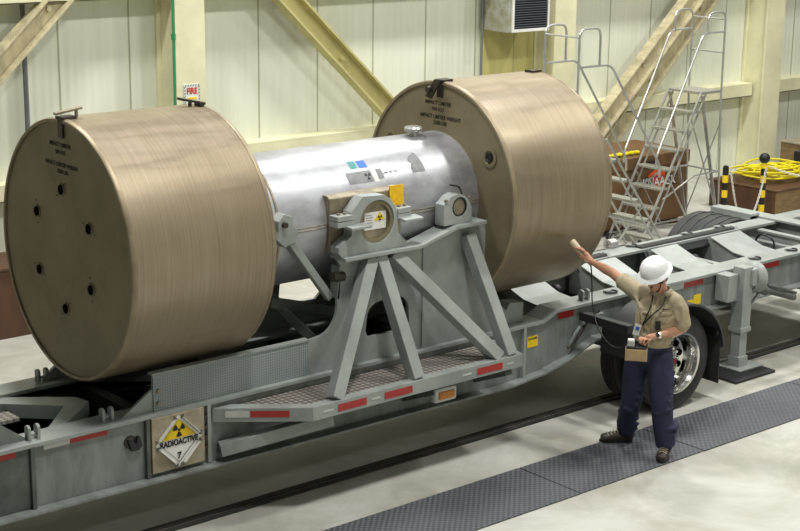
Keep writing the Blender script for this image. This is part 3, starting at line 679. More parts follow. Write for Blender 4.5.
tag(obj('rubber_pad',box(B(),11.80,12.42,8.86,9.24,0.0,.028),M['black'],bevel=.003),'black square pad on the floor under the trailer landing leg','floor pad')
# ================================================================ CASK
K=thing('transport_cask','steel radioactive transport cask with two big tan drums at its ends','cask',(7.68,YA,ZA-.965))
cr=.533
body=obj('cask_body',lathe(B(),[(0,cr),(2.30,cr),(2.302,cr-.005),(2.31,cr-.005),(2.312,cr),(2.6,cr)],(6.38,YA,ZA),'x',96),M['cask'],K,smooth=True)
def onc(x,a,d=0): # a degrees above horizontal on near side
    t=math.radians(a); return V((x,YA-(cr+d)*math.cos(t),ZA+(cr+d)*math.sin(t)))
def patch(name,x0,x1,a0,a1,m,par,d=.002,jag=None):
    bm=B(); n=8; g=[[bm.verts.new(onc(x0+(x1-x0)*i/6,a0+(a1-a0)*j/n,d)) for j in range(n+1)] for i in range(7)]
    for i in range(6):
        for j in range(n): bm.faces.new((g[i][j],g[i+1][j],g[i+1][j+1],g[i][j+1]))
    return obj(name,bm,M[m],par,smooth=True)
patch('sticker',7.64,7.71,47,55.5,'teal',body); patch('sticker',7.725,7.81,47,55.2,'blue',body)
gl=patch('data_label',7.56,7.81,32.5,43.8,'foil',body)
trefoil('trefoil',onc(7.77,38.3,.002),XD,V((0,math.sin(math.radians(38.3)),math.cos(math.radians(38.3)))),.033,M['ink'],body)
patch('worn_white_label',7.82,7.865,32,43.8,'white',body,.0025); patch('data_label',7.865,7.925,34,44,'foil',body,.0025)
def ctext(name,s,size,x,a,m,bold=0,R=cr,cx_=0):
    return text(name,s,size,None,XD,ZD,m,body,.0004,bold=bold,fn=lambda u,v,z_: onc(x+u,a+math.degrees(v/R),.0015+z_+.0004))
ctext('stencil_text','CASK NO. 5-0',.026,8.0,39.2,M['ink'])
# torn foil patch
bm=B(); random.seed(3)
jg=[(35.5,8.232,8.365),(37,8.240,8.367),(40,8.232,8.369),(43,8.246,8.369),(45,8.262,8.368),(47,8.240,8.366),(49,8.238,8.362),(50.5,8.270,8.359),(52,8.262,8.355),(53.5,8.292,8.352),(54.6,8.318,8.349),(56,8.322,8.345)]
rw=[[bm.verts.new(onc(x0+(x1-x0)*i/4,a,.003)) for i in range(5)] for a,x0,x1 in jg]
for j in range(len(rw)-1):
    for i in range(4): bm.faces.new((rw[j][i],rw[j][i+1],rw[j+1][i+1],rw[j+1][i]))
obj('torn_foil_patch',bm,M['foil'],body)
# dark ring seams, horizontal weld seam
for x in (6.80,8.885): obj('ring_band',lathe(B(),[(0,cr-.01),(0,cr+.006),(.018,cr+.006),(.018,cr-.01)],(x,YA,ZA),'x',96,closed=True),M['steeltan'],body,smooth=True)
for a in (2.2,-.4):
    obj('weld_seam',tube(B(),[onc(6.45,a,.0),onc(8.88,a,.0)],.005,6),M['steeltan'],body,smooth=True)
# nozzle on top
bm=lathe(B(),[(-.05,.045),(.035,.045),(.036,.075),(.062,.08),(.075,.07),(.075,.0)],(8.57,YA-.04,ZA+cr),'z',28); nz=obj('vent_nozzle',bm,M['alu'],body,smooth=True)
# trunnion block on the near and far side
for s in (1,-1):
    Yx=lambda y: y if s==1 else 2*YA-y
    bm=B(); prism(bm,[(Yx(9.42),1.86),(Yx(9.42),2.295),(Yx(9.44),2.315),(Yx(9.52),2.32),(Yx(9.62),2.28),(Yx(9.62),1.88)],'x',7.27,8.0); tb=obj('trunnion_block',bm,M['steeltan'],K,bevel=.008)
    ys=sorted((Yx(9.42),Yx(9.335))); obj('trunnion',cyl(B(),(7.655,ys[0],2.09),(7.655,ys[1],2.09),.158,40),M['steeltan'],tb,smooth=True)
    yc=Yx(9.31); obj('trunnion_ring',lathe(B(),[(0,.142),(0,.170),(.03,.170),(.03,.142)],(7.655,yc-(0 if s==1 else .03),2.09),'y',40,closed=True),M['drumface'],tb,smooth=True)
    ys=sorted((Yx(9.5),Yx(9.315))); obj('small_trunnion',cyl(B(),(8.535,ys[0],2.097),(8.535,ys[1],2.097),.074,24),M['steeltan'],K,smooth=True)
    if s==1:
        obj('small_trunnion_ring',lathe(B(),[(0,.068),(0,.078),(.006,.078),(.006,.068)],(8.535,9.305,2.097),'y',28,closed=True),M['ink'],K,smooth=True)
        wl=obj('trunnion_label',box(B(),7.548,7.765,9.3285,9.3345,2.025,2.165),M['white'],tb)
        bm=B(); prism(bm,[(7.645,2.095),(7.755,2.095),(7.70,2.16)],'y',9.3255,9.328); obj('label_triangle',bm,M['yellow'],tb)
        trefoil('trefoil',(7.70,9.3252,2.115),XD,ZD,.023,M['ink'],tb)
        for k in range(4): obj('label_print',box(B(),7.56,7.62+.012*(k%2),9.327,9.3283,2.14-.02*k,2.145-.02*k),M['foil'],tb)
yt=obj('yellow_tag',prism(B(),[(7.875,2.17),(8.015,2.17),(8.012,2.335),(7.865,2.335)],'y',9.405,9.412),M['yellow2'],K)
# end drums
DR=.965
def enddrum(x0,x1,face_left):
    prof=[(0,.02),(0,DR-.035),(.0,DR-.03),(-.012,DR-.028),(-.012,DR-.004),(0,DR),(.012,DR+.003),(.028,DR),(x1-x0-.028,DR),(x1-x0-.012,DR+.003),(x1-x0,DR),(x1-x0+.012,DR-.004),(x1-x0+.012,DR-.028),(x1-x0,DR-.03),(x1-x0,.02)]
    d=obj('end_drum',lathe(B(),prof,(x0,YA,ZA),'x',128),M['drum'],K,smooth=True)
    for xx,e in ((x0,-1),(x1,1)):
        obj('drum_face',lathe(B(),[(e*.002,.0),(e*.003,DR-.032),(0,DR-.032)],(xx,YA,ZA),'x',96),M['drumface'],d,smooth=True)
        obj('edge_rim',lathe(B(),[(e*.002,DR-.03),(e*.016,DR-.028),(e*.017,DR-.006),(e*.004,DR+.002),(-e*.022,DR+.003),(-e*.024,DR-.004)],(xx,YA,ZA),'x',128,closed=True),M['rim'],d,smooth=True)
    return d
d1=enddrum(5.29,6.461,True); d2=enddrum(8.90,10.062,False)
fx=5.29-.004
for k in range(6):
    t=math.radians(90+60*k); y,z=YA+.03+.445*math.cos(t),ZA+.0+.445*math.sin(t)
    obj('bolt_socket',lathe(B(),[(.0,.028),(-.008,.046),(0,.05),(.004,.05),(.004,.028)],(fx,y,z),'x',20,closed=True),M['drumface'],d1,smooth=True)
    obj('socket_hole',cyl(B(),(fx-.0085,y,z),(fx+.002,y,z),.036,18),M['hole'],d1)
    bm=B()
    for q in (0,PI): cyl(bm,(fx-.002,y+.085*math.cos(t+.9+q),z+.085*math.sin(t+.9+q)),(fx,y+.085*math.cos(t+.9+q),z+.085*math.sin(t+.9+q)),.007,8)
    obj('screw_mark',bm,M['ink'],d1)
def stencil(lines,x,d):
    for s,sz,y,z in lines:
        text('stencil_text',s,sz,(x,y,z),(0,-1,0),(0,0,1),M['stencil'],d,.0006,bold=.0006)
L1=[('IMPACT LIMITER',.043,10.0,2.845),('S/N H17',.042,10.0,2.79),('IMPACT LIMITER WEIGHT',.042,9.99,2.70),('2500 LBS',.042,9.98,2.65)]
stencil(L1,fx-.001,d1)
L2=[('IMPACT LIMITER',.046,10.0,2.845),('S/N H17',.045,10.0,2.79),('IMPACT LIMITER WEIGHT',.046,9.97,2.725),('2500 LBS',.046,9.97,2.675)]
stencil([(s,sz,y,z) for s,sz,y,z in L2],8.90-.005,d2)
# lifting brackets
def bracket(x,d,dirx):
    top=ZA+DR
    obj('lift_strap',box(B(),x-.012 if dirx<0 else x,x if dirx<0 else x+.012,9.935,10.005,2.90,top+.01),M['darkmetal'],d,bevel=.003)
    bm=B(); box(bm,min(x-.02*-dirx,x+.10*-dirx),max(x-.02*-dirx,x+.10*-dirx),9.92,10.02,top-.004,top+.018); lug=obj('lift_lug',bm,M['darkmetal'],d,bevel=.004); return lug
bracket(5.285,d1,-1)
bm=B(); bar(bm,(5.24,9.98,3.075),(5.44,9.95,3.11),.05,.018); bar(bm,(5.40,9.955,3.04),(5.40,9.955,3.105),.02,.02); obj('latch_lever',bm,M['steeltan'],d1,bevel=.003)
bm=B(); bar(bm,(6.27,9.99,3.10),(6.47,9.92,3.055),.045,.018); bar(bm,(6.36,9.96,3.03),(6.36,9.96,3.09),.022,.022); cyl(bm,(6.43,9.90,3.05),(6.43,9.98,3.05),.022,10); obj('latch_lever',bm,M['darkmetal'],d1,bevel=.003)
bracket(8.895,d2,-1)
bm=B(); prism(bm,[(9.90,3.06),(9.98,3.06),(10.10,2.90),(10.02,2.885)],'x',8.83,8.845); cyl(bm,(8.80,10.04,2.965),(8.86,10.04,2.965),.028,14); obj('latch_lever',bm,M['darkmetal'],d2,bevel=.003)
obj('lift_lug',box(B(),9.96,10.08,9.93,10.03,ZA+DR-.004,ZA+DR+.02),M['darkmetal'],d2,bevel=.004)
obj('fill_port',lathe(B(),[(0,.085),(-.006,.085),(-.008,.065),(-.006,.055),(0,.05)],(8.894,9.34,2.465),'x',28,closed=True),M['drumface'],d2,smooth=True)
obj('port_plug',lathe(B(),[(0,.04),(-.012,.04),(-.014,.03),(-.006,.026),(-.006,.001)],(8.894,9.34,2.465),'x',20),M['ink'],d2,smooth=True)
obj('port_ring',lathe(B(),[(0,.06),(-.006,.06),(-.008,.045),(-.006,.04),(0,.038)],(8.894,10.62,2.465),'x',28,closed=True),M['drumface'],d2,smooth=True)
# ================================================================ LADDERS
def ladder(name,label,xp0,xp1,xf,ya,yb,zp,ztop,n,s,zmid):
    # platform xp0..xp1, foot at xf, near side ya, far side yb ; s=+1 descends toward +x
    t=thing(name,label,'ladder',((xp0+xp1)/2,(ya+yb)/2,0),'rolling warehouse ladders behind the trailer')
    r=.0145; edge=xp1 if s>0 else xp0; back=xp0 if s>0 else xp1
    obj('platform',box(B(),xp0,xp1,ya,yb,zp-.035,zp),M['tread'],t,bevel=.004)
    sl=(xf-edge)/zp
    for y in (ya,yb):
        bm=B(); bar(bm,(edge,y,zp),(xf,y,.03),.018,.030,hint=YD); bar(bm,(edge-s*.10,y,zp-.03),(xf-s*.14,y,.03),.016,.022,hint=YD); obj('stringer',bm,M['alu'],t)
        # guard hoop with handrail down the stairs
        pts=[(back,y,zp-.02),(back,y,ztop),(back+s*.36,y,ztop),(back+s*.36,y,zmid-.0)]
        obj('guard_hoop',tube(B(),fillet(pts,.12,6),r,8),M['alu'],t,smooth=True)
        hx=edge+sl*(zp-.55)
        pts=[(back,y,zmid),(edge+s*.02,y,zmid),(edge+(xf-edge)*.78,y,zmid-zp*.80),(edge+(xf-edge)*.80-s*.02,y,max(.25,zmid-zp*.80-.15))]
        obj('handrail',tube(B(),fillet(pts,.1,6),r,8),M['alu'],t,smooth=True)
        # rear legs and diagonal ties
        obj('rear_leg',tube(B(),[(back,y,zp-.02),(back-s*.10,y,.06)],r,8),M['alu'],t,smooth=True)
        obj('diagonal_tie',bar(B(),(edge-s*.02,y,zp-.05),(back-s*.08,y,.10),.012,.05,hint=YD),M['alu'],t)
        obj('base_rail',tube(B(),fillet([(back-s*.05,y,zp*.43),(edge+s*.05,y,zp*.43),(edge+(xf-edge)*.62,y,zp*.30)],.08),.013,8),M['alu'],t,smooth=True)
        obj('diagonal_tie',bar(B(),(edge+(xf-edge)*.55,y,zp*.45),(edge+(xf-edge)*.02,y,.08),.012,.025,hint=YD),M['alu'],t)
        obj('base_tube',tube(B(),[(back-s*.10,y,.09),(xf,y,.09)],.014,8),M['alu'],t,smooth=True)
        for x in (back-s*.10,xf): obj('foot_wheel',cyl(B(),(x,y-.012,.05),(x,y+.012,.05),.05,16),M['black'],t,smooth=True)
    for k in range(1,n+1):
        z=zp-zp*k/(n+1); x=edge+(xf-edge)*k/(n+1)
        obj('step',box(B(),min(x-s*.10,x+s*.06),max(x-s*.10,x+s*.06),ya+.01,yb-.01,z-.03,z),M['tread'],t,bevel=.003)
    for x,z in ((back,ztop-.1),(back,zmid-.28),(back-s*.05,zp*.43)): obj('cross_bar',tube(B(),[(x,ya,z),(x,yb,z)],.012,8),M['alu'],t,smooth=True)
    bm=B(); bar(bm,(back-s*.05,ya,zp*.8),(back-s*.09,yb,.2),.01,.02,hint=XD); bar(bm,(back-s*.05,yb,zp*.8),(back-s*.09,ya,.2),.01,.02,hint=XD); obj('rear_cross_tie',bm,M['alu'],t)
    return t
ladder('rolling_ladder','aluminium rolling ladder partly hidden by the right drum, steps going down rightwards',13.48,14.02,15.32,12.68,13.24,1.67,3.02,5,1,2.57)
ladder('rolling_ladder','taller aluminium rolling ladder whose steps go down toward the drum',16.54,16.96,15.45,13.30,13.86,1.97,3.02,7,-1,2.755)
# ================================================================ STORED THINGS BEHIND THE TRAILER
kb=thing('job_box','tall brown steel tool chest with orange KNAACK label behind the ladders','tool chest',(16.1,14.5,0))
obj('chest_body',box(B(),15.0,17.2,13.98,15.0,.08,.86),M['brown'],kb,bevel=.012)
obj('chest_lid',box(B(),14.99,17.21,13.97,15.01,.865,1.04),M['brown'],kb,bevel=.012)
obj('skid',box(B(),15.2,15.35,14.0,14.98,0,.08),M['brownd'],kb); obj('skid',box(B(),16.9,17.05,14.0,14.98,0,.08),M['brownd'],kb)
kl=obj('orange_label',prism(B(),[(16.32,.76),(16.50,.84),(16.68,.78),(16.68,.62),(16.52,.54),(16.32,.60)],'y',13.965,13.972),M['orange'],kb)
text('label_outline','KNAACK',.185,(16.56,13.9645,.65),(1,0,0),(0,0,1),M['ink'],kl,.001,bold=.014,sx=.92)
text('label_text','KNAACK',.185,(16.56,13.9625,.65),(1,0,0),(0,0,1),M['white'],kl,.001,bold=.002,sx=.92)
obj('lid_handle',box(B(),16.15,16.45,13.955,13.968,.93,.965),M['ink'],kb,bevel=.003)
tag(obj('folded_strap',tube(B(),smoothpath([(15.72+.06*k,14.15+.05*((-1)**k),1.066+.010*(k%2)) for k in range(11)],4),.020,6),M['hosey'],smooth=True),'folded yellow strap lying on top of the brown tool chest','strap')
bm=B(); tube(bm,smoothpath([(14.75,13.6,.05),(14.9,13.55,.5),(15.1,13.6,.9),(15.2,13.62,.5),(15.3,13.65,.06)],6),.018,6)
# orange safety stand (trestle) beside drum
os_=thing('folding_barrier','small orange folding barrier standing at the foot of the ladders beside the drum','barrier',(14.75,14.2,0))
obj('barrier_panel',bar(B(),(14.60,13.6,1.02),(14.98,13.62,.80),.03,.05,hint=YD),M['orange'],os_)
for dx in (-.1,.25): obj('leg',bar(B(),(14.7+dx,13.62,.95),(14.68+dx,13.66,0),.025,.03),M['redpaint'],os_)
# big wooden crate
cr8=thing('wooden_crate','big brown wooden crate behind the trailer with the yellow hose on top','crate',(20,14,0))
obj('crate_body',box(B(),18.36,22.6,13.30,14.5,.05,.385),M['wood2'],cr8,bevel=.008)
obj('crate_end_panel',box(B(),18.345,18.36,13.31,14.49,.0,.375),M['brownd'],cr8,bevel=.003)
obj('crate_lid',box(B(),18.34,22.62,13.28,14.52,.385,.405),M['brownd'],cr8,bevel=.003)
for x in (18.4,20.2,22.3): obj('skid',box(B(),x,x+.1,13.32,14.48,0,.05),M['brownd'],cr8)
uc=thing('wooden_crate','smaller wooden box at the right edge, standing near the wall beyond the crate','crate',(22.0,15.1,0))
obj('crate_body',box(B(),21.42,23.4,14.72,15.5,0,.52),M['wood2'],uc,bevel=.008)
obj('crate_lid',box(B(),21.40,23.42,14.70,15.52,.52,.545),M['wood'],uc,bevel=.003)
mo=thing('display_panel','black flat panel leaning upright at the right edge behind the yellow hose','panel',(21.3,14.95,0))
obj('panel_face',box(B(),21.31,21.35,14.72,15.15,0,.42),M['ink'],mo,bevel=.008)
obj('panel_frame',box(B(),21.352,21.38,14.71,15.16,0,.43),M['conduit'],mo,bevel=.004)
# hose coil
random.seed(11); pts=[]
for i in range(15*14):
    t=2*PI*i/14; lay=i/14
    r=.30+.17*math.sin(lay*1.7)+random.uniform(-.035,.035)
    pts.append((19.15+.62*r/.45*1.0*math.cos(t)*.9+.22*math.sin(lay*2.1),13.98+.42*r/.45*math.sin(t)+.05*math.cos(lay*3),.455+.010*lay+.02*math.sin(t*1.5+lay)))
pts+=[(19.9,13.6,.46),(20.5,13.5,.44),(21.2,13.6,.44)]
tag(obj('yellow_hose',tube(B(),smoothpath(pts,3),.0155,6),M['hosey'],smooth=True),'loosely coiled bright yellow hose lying on the big wooden crate','hose')
# stanchions
def stanchion(x,y,label,ball):
    t=thing('barrier_post',label,'barrier post',(x,y,0),'yellow and black chain posts')
    for k in range(9):
        z0=.05+k*.102; obj('band',cyl(B(),(x,y,z0),(x,y,z0+.102),.04,18),M['yellow'] if k%2==(0 if ball else 1) else M['ink'],t,smooth=True,label=('yellow band' if k%2==(0 if ball else 1) else 'black band'))
    obj('post_base',lathe(B(),[(0,.17),(.02,.17),(.05,.10),(.05,.0)],(x,y,0),'z',28),M['ink'],t,smooth=True)
    if ball: obj('ball_top',lathe(B(),[(.075+.075*math.sin(a),.075*math.cos(a)) for a in [math.radians(-80+20*k) for k in range(9)]],(x,y,.93),'z',20),M['ink'],t,smooth=True)
    else: obj('top_cap',lathe(B(),[(0,.035),(.02,.035),(.03,.0)],(x,y,.97),'z',18),M['ink'],t,smooth=True)
    return t
stanchion(16.78,13.0,'black and yellow striped chain post standing beside the ladder',False)
stanchion(17.62,13.0,'black and yellow striped chain post with a black ball top',True)
def chain(p,q,sag,label,n=34):
    p,q=V(p),V(q); bm=B()
    for k in range(n):
        f=(k+.5)/n; f2=f+.5/n
        P=lambda f:p.lerp(q,f)-ZD*sag*4*f*(1-f)
        c=P(f); d=(P(f+.01)-P(f-.01)).normalized(); a,b=frame(d)
        if k%2: a,b=b,a
        tube(bm,[c+d*.026*math.cos(t)+a*.013*math.sin(t) for t in [2*PI*j/10 for j in range(10)]],.005,5,closed=True)
    tag(obj('plastic_chain',bm,M['chain'],smooth=True),label,'chain','white plastic barrier chains')
chain((16.80,12.94,.985),(17.59,12.94,.88),.78,'white plastic chain sagging between the two striped posts',84)
chain((17.65,12.94,.90),(18.9,12.4,.72),.10,'white plastic chain running from the ball topped post to the right edge',40)
# left: brown chest and chrome fitting
lb=thing('low_cabinet','long dark brown wooden box on the floor behind the left drum','box',(6,15,0))
obj('box_body',box(B(),3.6,8.2,14.56,15.2,0,.73),M['brownd'],lb,bevel=.008); obj('box_top',box(B(),3.58,8.22,14.54,15.22,.73,.76),M['brownd'],lb,bevel=.004)
cf=thing('pump','shiny chrome pump head glimpsed left of the left drum','pump',(6.75,14.8,.76))
obj('pump_stand',box(B(),6.55,6.85,14.7,14.95,.76,1.02),M['cream'],cf,bevel=.005); 
obj('pump_head',lathe(B(),[(0,.05),(.03,.10),(.12,.13),(.2,.12),(.26,.07),(.30,.04)],(6.76,14.8,1.02),'z',24),M['chrome'],cf,smooth=True)
obj('pump_flange',lathe(B(),[(0,.09),(.05,.1),(.08,.06)],(6.86,14.76,1.27),'x',20),M['darkmetal'],cf,smooth=True)
# scrap wood at the wall base
tag(obj('wood_board',box(B(),17.5,18.25,15.0,15.12,0,.05),M['wood'],bevel=.004),'short pale board lying on the floor between chest and crate','board')
# ================================================================ THE WORKER
MO=V((9.70,8.27,0)); RR=V((.64878631,-.76097064,0)); FF=V((-.76097064,-.64878631,0))
def Lp(r,f,z): return MO+RR*r+FF*f+ZD*z
def ell(c,ax,rx,ry,hint,n=18):
    # ellipse ring around axis ax; rx along side (ax x hint), ry along hint
    ax=V(ax).normalized(); h=V(hint); h=(h-ax*h.dot(ax)).normalized(); a=ax.cross(h).normalized()
    return [c+a*rx*math.cos(2*PI*k/n)+h*ry*math.sin(2*PI*k/n) for k in range(n)]
def limb(bm,secs,hint=FF,n=18):
    # secs: (point, rx, ry)
    P=[s[0] for s in secs]; rings=[]
    for i,(c,rx,ry) in enumerate(secs):
        d=P[min(i+1,len(P)-1)]-P[max(i-1,0)]
        if i==0: rings.append(ell(c-d.normalized()*min(rx,ry)*.55,d,rx*.6,ry*.6,hint,n))
        rings.append(ell(c,d,rx,ry,hint,n))
        if i==len(P)-1: rings.append(ell(c+d.normalized()*min(rx,ry)*.55,d,rx*.6,ry*.6,hint,n))
    return loft(bm,rings)
def ball(bm,c,r,m=None,n=14):
    bb=bmesh.ops.create_uvsphere(bm,u_segments=n,v_segments=max(6,n*2//3),radius=1)
    mt=Matrix.Translation(c)@(m or Matrix.Identity(4))@Matrix.Diagonal((*((r,r,r) if isinstance(r,(int,float)) else r),1))
    for v in bb['verts']: v.co=mt@v.co
    return bm
def remesh(name,bm,m,parent,vox=.008,sm=3):
    bmesh.ops.recalc_face_normals(bm,faces=bm.faces)
    me=bpy.data.meshes.new(name); bm.to_mesh(me); bm.free(); o=bpy.data.objects.new(name,me); COL.objects.link(o)
    r=o.modifiers.new('r','REMESH'); r.mode='VOXEL'; r.voxel_size=vox
    s=o.modifiers.new('s','SMOOTH'); s.factor=.5; s.iterations=sm
    dg=bpy.context.evaluated_depsgraph_get(); me2=bpy.data.meshes.new_from_object(o.evaluated_get(dg)); bpy.data.objects.remove(o)
    me2.name=name; me2.materials.clear(); me2.materials.append(m)
    for p in me2.polygons: p.use_smooth=True
    o=bpy.data.objects.new(name,me2); COL.objects.link(o)
    if parent is not None: o.parent=parent; o.matrix_parent_inverse=Matrix.Translation(-wloc(parent))
    return o
W=thing('person','person in white hard hat, khaki shirt, navy trousers, raising a probe towards the drum','person',tuple(MO))
# joints (r,f,z)
pel=Lp(.06,.0,.90); wai=Lp(.085,.01,1.02); che=Lp(.11,.02,1.22); shm=Lp(.12,.0,1.37); nk=Lp(.13,.01,1.435)
sL=Lp(-.055,-.06,1.375); eL=Lp(-.285,-.20,1.50); wL=Lp(-.45,-.315,1.553)
sR=Lp(.285,.05,1.335); eR=Lp(.325,.03,1.10); wR=Lp(.105,.21,1.085)
hL=Lp(-.03,-.04,.86); kL=Lp(-.05,-.06,.47); aL=Lp(-.085,-.16,.10)
hR=Lp(.155,.04,.86); kR=Lp(.19,.12,.50); aR=Lp(.235,.13,.10)
# head frame
hup=(RR*-.28+FF*.42+ZD*.88).normalized(); hf=(RR*-.60+FF*.70-ZD*.42); hf=(hf-hup*hf.dot(hup)).normalized(); hs=hf.cross(hup).normalized()
HC=Lp(.085,.07,1.545)
HM=Matrix(((hs.x,hf.x,hup.x,0),(hs.y,hf.y,hup.y,0),(hs.z,hf.z,hup.z,0),(0,0,0,1)))
def H(s,f,u): return HC+hs*s+hf*f+hup*u
bm=B()
ball(bm,H(0,-.008,.03),(.073,.092,.088),HM,20)
ball(bm,H(0,.018,-.045),(.056,.064,.068),HM,18)      # jaw
ball(bm,H(0,.062,-.088),(.026,.022,.020),HM,10)      # chin
ball(bm,H(0,.092,-.012),(.011,.018,.016),HM,10)      # nose
ball(bm,H(0,.083,.008),(.009,.013,.024),HM,10)
ball(bm,H(0,.078,.030),(.05,.014,.010),HM,12)        # brow
ball(bm,H(0,.076,-.047),(.024,.012,.008),HM,10)      # lips
for sd in (-1,1): ball(bm,H(sd*.075,-.01,-.008),(.010,.020,.032),HM,10)
limb(bm,[(nk+ZD*-.03,.062,.062),(nk.lerp(HC,.35),.056,.058),(HC-hup*.05-hf*.02,.052,.056)])
limb(bm,[(pel,.145,.10),(wai,.13,.095),(che,.15,.10),(shm-ZD*.04,.12,.07),(nk,.05,.05)])
def arm(bm,s,e,w_,k=1.0):
    limb(bm,[(s,.046*k,.046*k),(s.lerp(e,.5),.047*k,.05*k),(e,.041*k,.042*k),(e.lerp(w_,.3),.042*k,.042*k),(e.lerp(w_,.75),.031*k,.030*k),(w_,.025*k,.029*k)])
arm(bm,sL,eL,wL); arm(bm,sR,eR,wR)
limb(bm,[(shm,.05,.05),(sL,.045,.045)]); limb(bm,[(shm,.05,.05),(sR-RR*.03,.042,.042)])
for h_,k_,a_ in ((hL,kL,aL),(hR,kR,aR)): limb(bm,[(h_,.085,.09),(h_.lerp(k_,.5),.072,.075),(k_,.054,.056),(k_.lerp(a_,.35),.052,.058),(a_,.036,.04)])
limb(bm,[(aL,.03,.03),(Lp(-.16,-.15,.05),.026,.022),(Lp(-.24,-.135,.042),.022,.014)]); limb(bm,[(aR,.03,.03),(Lp(.225,.20,.05),.026,.022),(Lp(.212,.27,.042),.022,.014)])
# hands -------------------------------------------------
def finger(bm,pts,r0=.0092): 
    tube(bm,smoothpath(pts,3),[r0*(1-.22*i/(len(pts)*3-3)) for i in range((len(pts)-1)*3+1)],8); ball(bm,pts[-1],r0*.82,None,8); ball(bm,pts[0],r0*1.05,None,8)
# raised hand wraps the probe
pb=Lp(-.495,-.33,1.555); pt=Lp(-.632,-.40,1.70); pd=(pt-pb).normalized()
fd=(wL-eL).normalized()
pc_=pb.lerp(pt,.42)
pal=wL+fd*.055+ZD*.012
toP=(pc_-pal); toP=(toP-pd*toP.dot(pd)); 
q1=pd; q3=fd-pd*fd.dot(pd); q3.normalize(); q2=q1.cross(q3).normalized()
if q2.dot(FF)<0: q2=-q2
pc0=pal+0*pd
PC=wL+fd*.085+pd*.02     # palm centre
ax0=pb.lerp(pt,.40)
limb(bm,[(wL,.025,.029),(wL+fd*.03,.028,.032),(PC.lerp(ax0-q3*.03,.5),.022,.040)],hint=pd)
limb(bm,[(ax0-q3*.030-q2*.004-pd*.034,.014,.016),(ax0-q3*.032-q2*.004,.016,.020),(ax0-q3*.030-q2*.004+pd*.036,.014,.016)],hint=q2)
lens=[.92,1.0,.96,.80]
for i in range(4):
    c=ax0+pd*(.036-.023*i); l=lens[i]; rr_=.030*(.85+.15*l)
    pts=[c-q3*.036-q2*.012, c-q3*.026+(-q2)*.028*l*-1*-1]
    seq=[]
    for a,rr_ in ((205,.031),(250,.033),(300,.036),(350,.039),(28,.034),(62*l,.029)):
        t=math.radians(a); seq.append(c+q3*math.cos(t)*rr_+q2*math.sin(t)*rr_)
    finger(bm,[c-q3*.034-q2*.006]+seq,.0100*(.9+.1*l))
tb_=ax0-q3*.032+pd*.028
finger(bm,[tb_-fd*.03-q2*-.004,tb_+q2*.018+pd*.012,tb_+q2*.030+pd*.040+q3*.018,tb_+q2*.024+pd*.056+q3*.034],.0105)
# lower hand curls over the meter handle
g0=Lp(.0,.30,1.06)    # handle centre
gd=(wR*0+Lp(.0,.30,1.06)-wR).normalized()
hx=(FF*.75-RR*.66).normalized()  # handle axis
pm=wR.lerp(g0,.62)+ZD*.012
limb(bm,[(wR,.025,.029),(wR.lerp(pm,.5),.028,.034),(pm,.020,.042),(pm+gd*.02,.016,.042)],hint=RR.cross(gd) if False else hx)
side=gd.cross(ZD).normalized()
for i in range(4):
    o_=side*(.033-.022*i); l=lens[i]; k0=pm+gd*.028+o_+ZD*.004
    finger(bm,[k0,k0+gd*.030*l+ZD*.006,k0+gd*.048*l-ZD*.018,k0+gd*.040*l-ZD*.038,k0+gd*.020*l-ZD*.046],.0088*(.9+.1*l))
k0=pm-gd*.01-side*.032-ZD*.004
finger(bm,[k0,k0-side*.006+gd*.022-ZD*.008,k0+side*.004+gd*.042-ZD*.020,k0+side*.012+gd*.054-ZD*.028],.0105)
remesh('body',bm,M['skin'],W,.0052,2)
# trousers
bm=B()
limb(bm,[(Lp(.09,.01,1.0),.165,.12),(Lp(.075,.0,.92),.185,.135),(Lp(.06,.0,.82),.18,.13)])
limb(bm,[(Lp(-.02,-.03,.87),.115,.125),(hL.lerp(kL,.5)-RR*.006,.106,.115),(kL-RR*.01,.092,.098),(Lp(-.085,-.10,.30),.085,.090),(Lp(-.105,-.15,.17),.080,.086),(Lp(-.100,-.155,.11),.076,.078)])
limb(bm,[(Lp(.145,.03,.87),.115,.125),(hR.lerp(kR,.5)-RR*.006,.110,.118),(kR-RR*.006,.096,.10),(Lp(.205,.13,.30),.088,.092),(Lp(.226,.13,.17),.082,.088),(Lp(.232,.13,.11),.077,.080)])
random.seed(5)
for kx,sgn in ((aL,1),(aR,1)):
    for j in range(5):
        c=kx+ZD*(.035+.04*j)+RR*random.uniform(-.012,.012); rr_=.080+.003*j
        lathe(bm,[(-.014,rr_*.9),(0,rr_+.008),(.014,rr_*.9)],c,(random.uniform(-.25,.25),random.uniform(-.25,.25),1),20)
limb(bm,[(hR.lerp(kR,.3)+RR*.075+FF*.03,.035,.035),(hR.lerp(kR,.6)+RR*.062+FF*.03,.045,.04)])
for j in range(5):
    c=kL.lerp(hL,-.25+.2*j); limb(bm,[(c-RR*.07+FF*.07,.010,.010),(c+RR*.05+FF*.09-ZD*.05,.014,.012)])
for j in range(5):
    c=kR.lerp(hR,-.25+.2*j); limb(bm,[(c-RR*.06+FF*.07,.012,.01),(c+RR*.06+FF*.075+ZD*.04,.012,.01)])
tr_=remesh('trousers',bm,M['trouser'],W,.009,3)
obj('belt',loft(B(),[ell(Lp(.085,.01,.985+dz),ZD,a,b,FF,40) for dz,a,b in ((-.018,.16,.115),(-.018,.172,.127),(.018,.170,.126),(.018,.16,.115))],closed=True),M['ink'],W,smooth=True)
